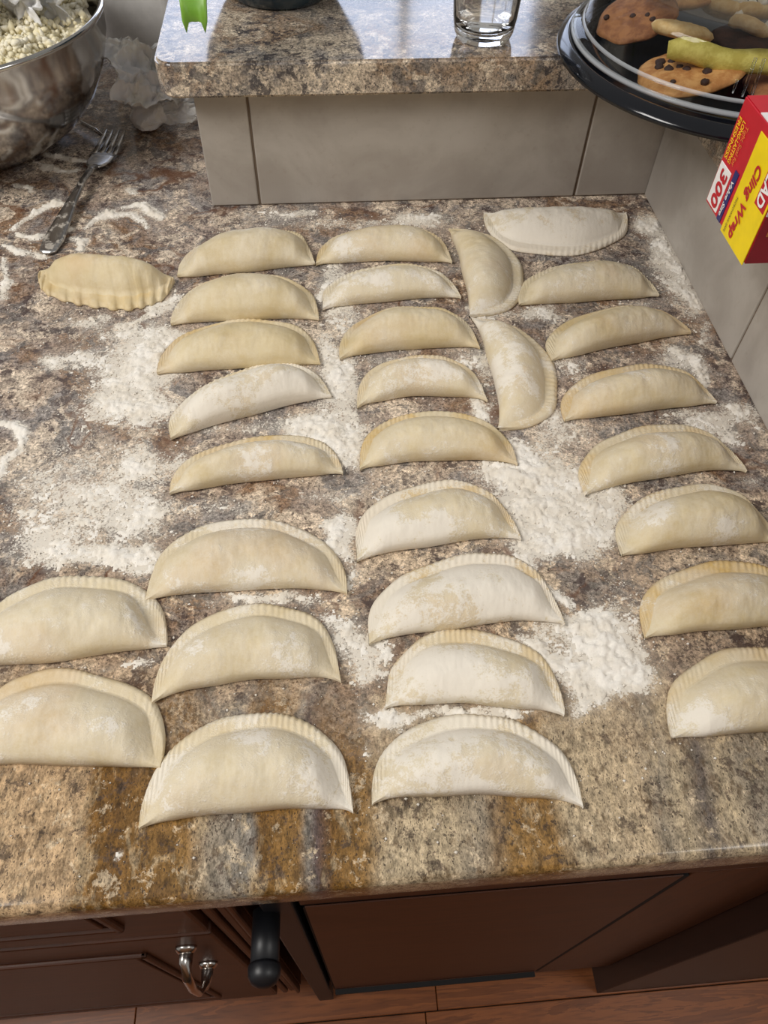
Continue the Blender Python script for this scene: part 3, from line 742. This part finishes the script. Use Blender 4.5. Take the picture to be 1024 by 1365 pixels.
#PART2
# ------------------------------------------------------------------ steel mixing bowl with crumbled cheese filling
BX, BY = -0.370, 0.866
bowl = empty('mixing_bowl', (BX, BY, CT)); tag(bowl, 'large polished steel mixing bowl holding crumbled cheese filling', 'bowl')
prof = [(0, .001), (.058, .0), (.064, .0015), (.088, .011), (.112, .028), (.134, .051), (.149, .078), (.158, .104), (.1605, .124), (.1635, .128), (.1640, .131), (.1615, .133), (.1580, .131), (.1565, .124), (.153, .102), (.144, .077), (.129, .053), (.107, .031), (.084, .015), (.06, .006), (0, .005)]
obj('shell', lathe('shell', prof, 128), M['steel'], bowl)
def make_curd():
    m = NM('curd'); v = m.coord(); a = m.noise(v, 60, 4, 0.6)
    m.set(Base_Color=m.mix(m.mapr(a, 0.4, 0.62), srgb(232, 222, 186), srgb(240, 234, 214)), Roughness=0.7); return m.m
M['curd'] = make_curd()
def build_curds():
    rs = np.random.RandomState(12)
    b = bmesh.new(); bmesh.ops.create_icosphere(b, subdivisions=1, radius=1.0); b.verts.ensure_lookup_table()
    iv = np.array([v.co[:] for v in b.verts]); fi = np.array([[v.index for v in f.verts] for f in b.faces]); b.free()
    V = []; F = []; off = 0
    N = 3600
    ang = rs.rand(N) * 2 * PI; rr = 0.1475 * np.sqrt(rs.rand(N))
    for k in range(N):
        x = rr[k] * math.cos(ang[k]); y = rr[k] * math.sin(ang[k])
        hz = 0.103 + 0.018 * (1 - (rr[k] / .15) ** 2) + 0.012 * float(pn(x * 28, y * 28, 77)) + rs.uniform(-.002, .004)
        
        sz = rs.uniform(.0014, .0040)
        w = iv * (1 + 0.28 * rs.randn(len(iv), 1)) * sz * rs.uniform(.8, 1.2, (1, 3))
        V.append(w + np.array([x, y, hz])); F.append(fi + off); off += len(iv)
    # packed mass underneath
    nr, na = 14, 60; g = []
    for i in range(nr):
        r = 0.1480 * i / (nr - 1)
        for j in range(na):
            a = 2 * PI * j / na; x = r * math.cos(a); y = r * math.sin(a)
            g.append((x, y, 0.100 + 0.018 * (1 - (r / .15) ** 2) + 0.012 * float(pn(x * 28, y * 28, 77))))
    gf = []
    for i in range(nr - 1):
        for j in range(na):
            j2 = (j + 1) % na
            gf += [(off + i * na + j, off + (i + 1) * na + j, off + (i + 1) * na + j2), (off + i * na + j, off + (i + 1) * na + j2, off + i * na + j2)]
    V.append(np.array(g)); F.append(np.array(gf))
    me = mesh_from('cheese_filling', np.concatenate(V).tolist(), np.concatenate(F).tolist())
    o = obj('cheese_filling', me, M['curd'], None, (BX, BY, CT)); tag(o, 'pale crumbly cheese curds heaped inside the steel bowl', 'filling', kind='stuff')
build_curds()

def make_wax():
    m = NM('wax_paper'); v = m.coord(); a = m.noise(v, 40, 4, 0.6)
    c = m.mix(m.mapr(a, 0.4, 0.65), srgb(246, 247, 250), srgb(250, 248, 240))
    m.set(Base_Color=c, Roughness=0.3, Alpha=0.93)
    m.b.inputs['Transmission Weight'].default_value = 0.0
    tr = m.n('ShaderNodeBsdfTranslucent', {'Color': (0.95, 0.95, 0.94, 1)})
    mx = m.n('ShaderNodeMixShader', {0: 0.18, 1: m.b.outputs[0], 2: tr.outputs[0]})
    m.t.links.new(mx.outputs[0], m.out.inputs['Surface']); return m.m
M['wax'] = make_wax()
def crumple_sheet(name, w, h, seed, amp, mat, parent, mtx, n=56):
    rs = np.random.RandomState(seed); u, v = np.meshgrid(np.linspace(-.5, .5, n), np.linspace(-.5, .5, n))
    def rid(f, sd): return 1 - 2.2 * np.abs(fbm(u * f + 3 * seed, v * f, 2, sd))
    z = amp * (1.1 * rid(2.1, seed) + 0.45 * rid(5.0, seed + 7) + 0.2 * rid(11.0, seed + 13))
    x = u * w + amp * .5 * fbm(u * 3, v * 3, 3, seed + 20); y = v * h + amp * .5 * fbm(u * 3 + 5, v * 3, 3, seed + 21)
    e = 1 + 0.25 * fbm(u * 4, v * 4, 3, seed + 30); x = x * e; y = y * e
    V = np.stack([x, y, z], -1).reshape(-1, 3); idx = np.arange(n * n).reshape(n, n)
    F = np.stack([idx[:-1, :-1], idx[:-1, 1:], idx[1:, 1:], idx[1:, :-1]], -1).reshape(-1, 4)
    me = mesh_from(name, V.tolist(), F.tolist()); me.transform(mtx)
    o = obj(name, me, mat, parent)
    md = o.modifiers.new('thickness', 'SOLIDIFY'); md.thickness = 0.0003
    return o
def Mx(loc, rx=0, ry=0, rz=0):
    return Matrix.Translation(loc) @ Matrix.Rotation(rz, 4, 'Z') @ Matrix.Rotation(ry, 4, 'Y') @ Matrix.Rotation(rx, 4, 'X')
liner = empty('bowl_liner', (BX, BY, CT + .12)); tag(liner, 'crinkled translucent paper sheet lying on the curds in the bowl', 'paper')
crumple_sheet('flat_sheet', .12, .085, 4, .010, M['wax'], liner, Mx((0.03, .010, .024), .12, 0.05, .5))
crumple_sheet('upright_fold', .075, .07, 6, .012, M['wax'], liner, Mx((.118, .050, .022), 1.2, 0.1, -1.1))
crumple_sheet('upright_fold', .06, .08, 9, .010, M['wax'], liner, Mx((.095, .030, .026), 1.0, -0.2, -0.75))

# crumpled paper behind the upstand end
def crumple_ball(name, seed, scale, loc, mat, parent, rot=0.0):
    b = bmesh.new(); bmesh.ops.create_icosphere(b, subdivisions=4, radius=1.0); rs = np.random.RandomState(seed)
    P = np.array([v.co[:] for v in b.verts]); R = np.ones(len(P))
    for k in range(26):
        d = rs.randn(3); d /= np.linalg.norm(d); R = np.minimum(R, np.maximum(.52 + .42 * rs.rand(), 0) / np.maximum(P @ d, .45))
    R += 0.10 * np.abs(((P @ rs.randn(3)) * 3.1) % 1 - .5) + 0.10 * np.abs(((P @ rs.randn(3)) * 2.3) % 1 - .5)
    Q = P * R[:, None] * np.array(scale)
    for v, q in zip(b.verts, Q): v.co = q
    o = obj(name, b, mat, parent, loc); o.rotation_euler = (0, 0, rot); return o
wp = empty('crumpled_paper', tuple(at(195, 150))); tag(wp, 'crumpled sheet of translucent wax paper beside the end of the tiled upstand', 'paper')
def rel(px_, py_, z): return tuple(np.array(at(px_, py_, z)) - np.array(at(195, 150)))
crumple_ball('crumpled_body', 3, (.034, .030, .034), rel(188, 118, .035), M['wax'], wp)
crumple_ball('crumpled_body', 5, (.022, .032, .022), rel(200, 150, .016), M['wax'], wp, .5)
crumple_sheet('loose_corner', .070, .066, 14, .014, M['wax'], wp, Mx(rel(184, 104, .052), .75, .25, .5))
crumple_sheet('loose_corner', .040, .055, 15, .011, M['wax'], wp, Mx(rel(172, 98, .035), 1.0, .5, .9))
crumple_sheet('twisted_tail', .06, .03, 21, .008, M['wax'], wp, Mx(rel(232, 147, .018), .9, 0, .1))
post = obj('canister', bm_box(-.255, -.155, 1.03, 1.12, CT, CT + .19, .022, 8), plain('post_paint', srgb(238, 236, 232), .45))
tag(post, 'smooth pale grey rounded canister behind the crumpled wax paper', 'canister')

# ------------------------------------------------------------------ fork
def ribbon(name, st, mat, parent, n=12):
    V = []; F = []
    for (x, y, hw, zc, th) in st:
        for k in range(n):
            a = 2 * PI * k / n; cx = math.cos(a); sx = math.sin(a)
            V.append((x + hw * math.copysign(abs(cx) ** .7, cx), y, zc + th * math.copysign(abs(sx) ** .8, sx)))
    for i in range(len(st) - 1):
        for k in range(n):
            k2 = (k + 1) % n; F.append((i * n + k, i * n + k2, (i + 1) * n + k2, (i + 1) * n + k))
    F.append(tuple(range(n - 1, -1, -1))); F.append(tuple((len(st) - 1) * n + k for k in range(n)))
    return obj(name, mesh_from(name, V, F), mat, parent)
h0 = at(63, 341); h1 = at(157, 181); dv = h1[:2] - h0[:2]; FL = float(np.hypot(*dv))
fork = empty('fork', (h0[0], h0[1], CT + .0003), math.atan2(dv[1], dv[0]) - PI / 2); tag(fork, 'floury steel table fork lying on the granite beside the bowl', 'fork')
ribbon('handle', [(0, 0, .004, .002, .001), (0, .004, .0085, .0022, .0018), (0, .02, .0105, .0030, .0021), (0, .05, .0085, .0055, .0022), (0, .085, .0050, .0085, .0022), (0, .115, .0034, .0100, .0022), (0, .140, .0036, .0085, .0021), (0, .148, .0060, .0075, .0018)], M['fork'], fork)
ribbon('head', [(0, .146, .0050, .0078, .0016), (0, .153, .0100, .0064, .0013), (0, .163, .0128, .0046, .0011), (0, .176, .0132, .0034, .0010), (0, .184, .0130, .0034, .0009)], M['fork'], fork)
for q in (-1.5, -.5, .5, 1.5):
    ribbon('tine', [(q * .0073, .182, .0029, .0034, .0009), (q * .0073, .200, .0027, .0044, .0009), (q * .0071, .218, .0022, .0052, .0008), (q * .0069, FL - .001, .0009, .0066, .0006)], M['fork'], fork, 8)
a_, b_, c_ = at(108, 161, .002), at(128, 172, .002), at(146, 188, .002)
o = obj('bright_streak', tube('bright_streak', [a_, b_, c_], [.0009, .0009, .0009], 8), M['chrome']); tag(o, 'added thin shiny metal wire lying between the steel bowl and the fork', 'streak')  # thin tube added to draw a bright line on the granite

# ------------------------------------------------------------------ things on the ledge
teal = NM('teal_glaze'); tv = teal.coord(); teal.set(Base_Color=teal.mix(teal.noise(tv, 30, 3), srgb(34, 54, 68), srgb(52, 76, 90)), Roughness=0.2)
tb = obj('teal_bowl', lathe('teal_bowl', [(0, .0), (.046, 0), (.050, .003), (.058, .012), (.078, .045), (.088, .085), (.091, .088), (.086, .088), (.074, .045), (.052, .014), (0, .010)], 72), teal.m, None, (-0.030, 0.857, LZ1)); tag(tb, 'dark teal glazed bowl standing on the granite ledge', 'bowl')

lf = NM('leaf'); lv = lf.coord(); lf.set(Base_Color=lf.mix(lf.noise(lv, 90, 3), srgb(96, 150, 46), srgb(140, 186, 70)), Roughness=0.4)
plant = empty('plant', (-.030, .857, LZ1 + .012)); tag(plant, 'green spiky plant in the teal bowl, jagged leaf end hanging over the ledge', 'plant')
def leaf_strip():
    # outline half widths along the leaf (base to end) with jagged end teeth
    L = [(0, .006), (.03, .011), (.08, .0135), (.14, .0145), (.20, .0145), (.235, .0135), (.240, .0150), (.243, .0118), (.249, .0105)]
    nacross = 9; V = []; F = []
    def cl(s):   # centre line: up from the pot, arching over and hanging towards the counter
        t = s / .285
        p0 = Vector((0, 0, 0)); p1 = Vector((-.015, -.03, .20)); p2 = Vector((-.060, -.13, .13)); p3 = Vector((-.0615, -.1880, .0325))
        return p0 * (1 - t) ** 3 + p1 * 3 * t * (1 - t) ** 2 + p2 * 3 * t * t * (1 - t) + p3 * t ** 3
    rows = [(s, w, 0) for s, w in L] + [(.258, .0098, 1)]
    for i, (s, w, last) in enumerate(rows):
        for k in range(nacross):
            q = k / (nacross - 1) * 2 - 1
            ss = s
            if last: ss = s + (.006 if abs(abs(q) - .75) < .01 else (.001 if abs(q) > .9 else 0.0)) - (.001 if abs(q) < .3 else 0)
            p = cl(ss * .285 / .256); V.append((p.x + q * w, p.y, p.z + .35 * w * q * q))
    for i in range(len(rows) - 1):
        for k in range(nacross - 1): F.append((i * nacross + k, i * nacross + k + 1, (i + 1) * nacross + k + 1, (i + 1) * nacross + k))
    return mesh_from('leaf', V, F)
lo = obj('leaf', leaf_strip(), lf.m, plant); md = lo.modifiers.new('t', 'SOLIDIFY'); md.thickness = .0012
obj('soil', lathe('soil', [(0, .0), (.048, .002), (.066, .030), (.068, .034), (0, .036)], 48), plain('soil', srgb(60, 46, 36), .95), plant)

# glass of water
gl = NM('clear_glass'); gl.set(Base_Color=(1, 1, 1, 1), Roughness=0.02, IOR=1.48); gl.b.inputs['Transmission Weight'].default_value = 1.0
wa = NM('water'); wa.set(Base_Color=(.97, .99, 1, 1), Roughness=0.0, IOR=1.33); wa.b.inputs['Transmission Weight'].default_value = 1.0
M['glass'] = gl.m
g = empty('water_glass', (.1530, .7450, LZ1 + .0003)); tag(g, 'clear drinking glass of water standing near the ledge front', 'glass')
obj('tumbler', lathe('tumbler', [(0, .0015), (.018, .001), (.0215, 0), (.0245, .0015), (.0268, .007), (.0285, .018), (.0335, .085), (.0342, .102), (.0335, .1032), (.0325, .102), (.0315, .085), (.0265, .020), (.0235, .0105), (.018, .0085), (0, .009)], 72), M['glass'], g)
obj('water', lathe('water', [(0, .0093), (.018, .0088), (.0233, .0108), (.0263, .0202), (.0302, .068), (0, .068)], 64), wa.m, g)

# cookie platter
PX, PY = 0.367, 0.681
tray = empty('cookie_tray', (PX, PY, LZ1 + .0003)); tag(tray, 'round black plastic platter holding cookies on the ledge corner', 'tray')
obj('dish', lathe('dish', [(0, .003), (.112, .003), (.119, .005), (.124, .010), (.129, .0115), (.134, .0115), (.138, .009), (.143, .0095), (.1465, .0145), (.1505, .0150), (.1535, .011), (.157, .0095), (.1575, .006), (.1555, .005), (.152, .008), (.149, .0125), (.146, .012), (.142, .007), (.136, .0065), (.132, .009), (.126, .0085), (.121, .002), (.114, 0), (0, 0)], 128), M['blacktray'], tray)
def make_clear():
    m = NM('clear_plastic'); f = m.n('ShaderNodeFresnel', {'IOR': 1.27})
    t = m.n('ShaderNodeBsdfTransparent', {'Color': (.93, .95, .96, 1)}); g_ = m.n('ShaderNodeBsdfGlossy', {'Color': (1, 1, 1, 1), 'Roughness': .04})
    mx = m.n('ShaderNodeMixShader', {0: f.outputs[0], 1: t.outputs[0], 2: g_.outputs[0]}); m.t.links.new(mx.outputs[0], m.out.inputs['Surface']); return m.m
M['clear'] = make_clear()
def make_edge_glint():
    m = NM('glint_plastic'); m.set(Base_Color=(.80, .84, .88, 1), Roughness=.12, Alpha=.38); return m.m  # whitish tint paints the bright refraction along the clear lid edges
M['edge_glint'] = make_edge_glint()
lid = empty('clear_lid', (PX - .001, PY + .010, LZ1 + .0155)); tag(lid, 'clear plastic dome lid covering the cookie platter', 'lid')
obj('dome', lathe('dome', [(.1415, .0), (.1430, .0015), (.1415, .003), (.136, .0035), (.134, .006), (.132, .012), (.127, .036), (.122, .043), (.110, .047), (.105, .0455), (0, .047)], 128), M['clear'], lid)
obj('lip', lathe('lip', [(.1395, -.0010), (.1436, -.0010), (.1440, .0010), (.1425, .0022), (.1395, .0018)], 128), M['edge_glint'], lid)
obj('shoulder_bead', lathe('shoulder_bead', [(.1335, .0055), (.1352, .006), (.1352, .008), (.1335, .0085)], 128), M['edge_glint'], lid)
for a in (PI * 1.385, PI * 1.40):
    ca, sa = math.cos(a), math.sin(a)
    obj('rib', tube('rib', [(ca * .1325, sa * .1325, .010), (ca * .1275, sa * .1275, .035)], [.0012, .0012], 8), M['clear'], lid)
ta = PI * 1.40
for k, (dx, z0, z1) in enumerate(((-.014, .012, .021), (.014, .012, .021))):
    c0, s0 = math.cos(ta), math.sin(ta); t_ = (-s0, c0)
    obj('tab', tube('tab', [(c0 * .133 + t_[0] * dx, s0 * .133 + t_[1] * dx, z0), (c0 * .133 + t_[0] * dx, s0 * .133 + t_[1] * dx, z1)], [.001, .001], 8), M['clear'], lid)

def make_cookie_mat(name, c1, c2, sc=90):
    m = NM(name); v = m.coord(); a = m.noise(v, sc, 5, .65); b = m.noise(v, sc * 5, 3, .6)
    m.set(Base_Color=m.mix(m.mapr(a, .38, .62), c1, c2), Roughness=.75); m.bump(m.math('ADD', a, m.math('MULTIPLY', b, .4)), .6, .0015); return m.m
M['cookie'] = make_cookie_mat('cookie', srgb(176, 118, 62), srgb(204, 152, 92)); M['pale_cookie'] = make_cookie_mat('pale_cookie', srgb(206, 168, 108), srgb(222, 192, 138)); M['choc'] = make_cookie_mat('chocolate', srgb(50, 30, 22), srgb(72, 44, 32)); M['icing'] = make_cookie_mat('icing', srgb(222, 212, 190), srgb(236, 228, 212)); M['lemon'] = make_cookie_mat('lemon_wafer', srgb(176, 160, 70), srgb(200, 186, 96)); M['brown'] = make_cookie_mat('brown_cookie', srgb(128, 80, 48), srgb(160, 108, 66))
def cookie(name, px_, py_, z, r, th, mat, label, tilt=(0, 0), chips=0, seed=0, stretch=1.0, group=None):
    p = at(px_, py_, z); t = empty(name, tuple(p)); t.rotation_euler = (tilt[0], tilt[1], seed * 1.3); tag(t, label, 'cookie', 'cookies under the clear lid')
    V = []; F = []; nr, na = 12, 48
    for side in (1, -1):
        for i in range(nr + 1):
            q = i / nr; rr = r * q
            for j in range(na):
                a = 2 * PI * j / na; x = rr * math.cos(a) * (1 + .06 * float(pn(math.cos(a) * 2, math.sin(a) * 2, seed))) * stretch; y = rr * math.sin(a) * (1 + .06 * float(pn(math.cos(a) * 2, math.sin(a) * 2, seed)))
                prof_ = (1 - q ** 3.2) ** .5
                z_ = th * (.5 + .5 * prof_) if side > 0 else th * (.5 - .5 * min(1, prof_ * 1.2))
                if side > 0: z_ += .0014 * float(fbm(x * 130, y * 130, 3, seed)) * prof_
                V.append((x, y, z_))
    for s_ in range(2):
        o_ = s_ * (nr + 1) * na
        for i in range(nr):
            for j in range(na):
                j2 = (j + 1) % na; f = (o_ + i * na + j, o_ + (i + 1) * na + j, o_ + (i + 1) * na + j2, o_ + i * na + j2)
                F.append(f if s_ == 0 else f[::-1])
    me = mesh_from('biscuit', V, F); b = bmesh.new(); b.from_mesh(me); bmesh.ops.remove_doubles(b, verts=b.verts, dist=1e-5); b.to_mesh(me); b.free(); smooth(me)
    obj('biscuit', me, M[mat], t)
    rs = np.random.RandomState(seed)
    for k in range(chips):
        a = rs.rand() * 2 * PI; rr = r * .82 * math.sqrt(rs.rand()); b = bmesh.new(); bmesh.ops.create_icosphere(b, subdivisions=2, radius=rs.uniform(.0022, .0042))
        for v in b.verts: v.co *= 1 + .18 * rs.randn() * .5; v.co.z *= .7
        for f in b.faces: f.smooth = True
        obj('chip', b, M['choc'], t, (rr * math.cos(a) * stretch, rr * math.sin(a), th * .98))
    return t
cookie('cookie', 920, 104, .158, .042, .010, 'cookie', 'golden chocolate chip cookie lying closest to the tray rim', (-.22, 0), 14, 1)
cookie('cookie', 1040, 118, .156, .030, .009, 'brown', 'brown cookie tucked beside the chocolate chip cookie at the rim', (-.1, .1), 6, 2)
cookie('cookie', 850, 30, .166, .034, .010, 'brown', 'brown cookie leaning at the side of the tray towards the glass', (.15, .35), 8, 3)
cookie('cookie', 905, 52, .170, .026, .012, 'pale_cookie', 'pale golden sugar cookie leaning on the brown cookie', (-.30, -.15), 0, 4)
cookie('cookie', 905, 8, .166, .034, .010, 'cookie', 'golden cookie with chips at the far side of the tray', (-.1, .2), 9, 6)
cookie('cookie', 1000, 62, .158, .034, .009, 'choc', 'dark chocolate cookie under the yellow wafer stick', (0, 0), 0, 7)
w0 = at(890, 66, .178); w1 = at(1060, 92, .176)
wf = [Vector(w0).lerp(Vector(w1), k / 10) + Vector((0, 0, .002 * math.sin(k))) for k in range(11)]
o = obj('wafer_stick', tube('wafer_stick', wf, [.006] + [.0088] * 9 + [.007], 18), M['lemon']); tag(o, 'yellow green wafer stick lying across the cookies', 'wafer', 'cookies under the clear lid')
def ring(px_, py_, z, seed, label):
    t = empty('ring_cookie', tuple(at(px_, py_, z))); t.rotation_euler = (-.35, .1 * seed, 0); tag(t, label, 'cookie', 'cookies under the clear lid')
    V = []; F = []; n, m = 40, 14
    for i in range(n):
        a = 2 * PI * i / n
        for k in range(m):
            b = 2 * PI * k / m; R = .0145 + .0056 * math.cos(b)
            V.append((R * math.cos(a), R * math.sin(a), .0056 * math.sin(b) + .0008 * float(pn(a * 2, b, seed))))
    for i in range(n):
        for k in range(m): F.append((i * m + k, ((i + 1) % n) * m + k, ((i + 1) % n) * m + (k + 1) % m, i * m + (k + 1) % m))
    obj('ring', mesh_from('ring', V, F), M['pale_cookie'], t)
    rs = np.random.RandomState(seed)
    for k in range(9):
        a = rs.rand() * 6.28; b = bmesh.new(); bmesh.ops.create_icosphere(b, subdivisions=2, radius=rs.uniform(.003, .0055))
        for v in b.verts: v.co *= 1 + .15 * rs.randn()
        for f in b.faces: f.smooth = True
        obj('icing_lump', b, M['icing'], t, (.0145 * math.cos(a), .0145 * math.sin(a), .0055))
ring(1003, 14, .172, 1, 'ring shaped cookie with white icing lumps and an open centre'); ring(965, 12, .170, 3, 'iced ring cookie set beside the golden cookies'); ring(1000, 40, .166, 5, 'ring cookie with white icing tucked behind the wafer stick')

# ------------------------------------------------------------------ cling film carton
def ink(name, c, r=.35): return plain(name, srgb(*c), r)
M['red'] = ink('card_red', (196, 28, 44)); M['dred'] = ink('card_maroon', (128, 18, 36)); M['yellow'] = ink('card_yellow', (244, 214, 10)); M['white'] = ink('card_white', (240, 238, 236)); M['blue'] = ink('card_blue', (44, 44, 110)); M['lgrey'] = ink('card_grey', (196, 196, 198)); M['inkred'] = ink('ink_red', (190, 24, 40)); M['inkyel'] = ink('ink_yellow', (250, 200, 30)); M['inkdark'] = ink('ink_dark', (80, 50, 40)); M['orange'] = ink('ink_orange', (236, 140, 60)); M['tanpic'] = ink('picture_tan', (176, 112, 62))
KX, KY0, KY1, KZ0, KZ1 = .267, .3975, .4705, LZ1 + .0003, CT + .2155
box = empty('cling_film_box', (KX + .13, (KY0 + KY1) / 2, KZ0)); tag(box, 'red and yellow cling film carton lying across the ledge, end overhanging', 'box')
def bpart(n, bm, m, par=None):
    o = obj(n, bm, M[m], par or box)
    if par is None: o.matrix_parent_inverse = box.matrix_basis.inverted()
    return o
body = bpart('carton', bm_box(KX, KX + .26, KY0, KY1, KZ0, KZ1, .0006), 'red')
yp = bpart('yellow_flap', bm_box(KX - .0009, KX - .0001, KY0, .4372, CT + .1442, CT + .2105, .0002, 1), 'yellow')
bpart('lid_panel', bm_box(KX + .001, KX + .26, KY0, .4480, KZ1 + .0001, KZ1 + .0007), 'white')
bpart('lid_stripe', bm_box(KX + .001, KX + .26, .4480, KY1, KZ1 + .0001, KZ1 + .0005), 'red')
fp = bpart('front_panel', bm_box(KX + .0005, KX + .26, KY0 - .0008, KY0 - .0001, KZ0, CT + .178), 'dred')
bpart('front_panel', bm_box(KX + .0005, KX + .26, KY0 - .0008, KY0 - .0001, CT + .1785, KZ1), 'lgrey')
ft = bpart('food_picture', bm_box(KX + .006, KX + .07, KY0 - .0012, KY0 - .0009, CT + .165, CT + .1782), 'tanpic')
xq = KX - .0004
wl = bpart('count_label', bm_box(KX - .0005, KX + .0002, .4515, .4690, CT + .1475, CT + .1755, .0003, 1), 'white')
bb = bpart('size_band', bm_box(KX - .0005, KX + .0002, .4422, .4480, CT + .1462, CT + .1800), 'blue')
gb = bpart('logo_panel', bm_box(KX - .0013, KX - .0008, .3990, .4125, CT + .1785, CT + .2070, .0002, 1), 'inkred')
def text(body_, z0, z1, yb, yc, mat, x=xq - .0003, shear=0.0, bold=0.0, name='lettering'):
    cu = bpy.data.curves.new('t', 'FONT'); cu.body = body_; cu.size = 1.0; cu.shear = shear; cu.offset = bold; cu.resolution_u = 3; cu.extrude = 0.0
    t = bpy.data.objects.new('t', cu); COL.objects.link(t); bpy.context.view_layer.update()
    me = bpy.data.meshes.new_from_object(t.evaluated_get(bpy.context.evaluated_depsgraph_get())); bpy.data.objects.remove(t); bpy.data.curves.remove(cu)
    n = len(me.vertices); co = np.zeros(n * 3); me.vertices.foreach_get('co', co); co = co.reshape(-1, 3)
    x0, x1 = co[:, 0].min(), co[:, 0].max(); capH = 0.70
    tx = (co[:, 0] - x0) / (x1 - x0); ty = co[:, 1] / capH
    new = np.stack([np.full(n, x), yb + (yc - yb) * ty, CT + z0 + (z1 - z0) * tx], -1)
    me.vertices.foreach_set('co', new.ravel()); me.update(); me.name = name
    b = bmesh.new(); b.from_mesh(me)
    b.normal_update()
    b.to_mesh(me); b.free()
    o = obj(name, me, M[mat], box); o.matrix_parent_inverse = box.matrix_basis.inverted(); return o
text('Tight Seal for', .2050, .1795, .4555, .4515, 'orange')
text('LONG-LASTING', .2052, .1787, .4612, .4572, 'inkyel', bold=.02)
text('FRESHNESS', .2052, .1787, .4672, .4632, 'inkyel', bold=.02)
text('300', .1735, .1490, .4630, .4532, 'inkred', x=xq - .0006, shear=.1, bold=.03)
text('Value Size', .1738, .1500, .4466, .4432, 'white', x=xq - .0006, shear=.25, bold=.02)
text('MICROWAVE-SAFE', .1705, .1465, .4330, .4308, 'inkdark', x=xq - .0010)
text('Cling Wrap', .1962, .1480, .4255, .4180, 'inkred', x=xq - .0010, shear=.25, bold=.03)
text('GLAD', .2055, .1800, .4105, .4015, 'white', x=xq - .0013, shear=.15, bold=.03)
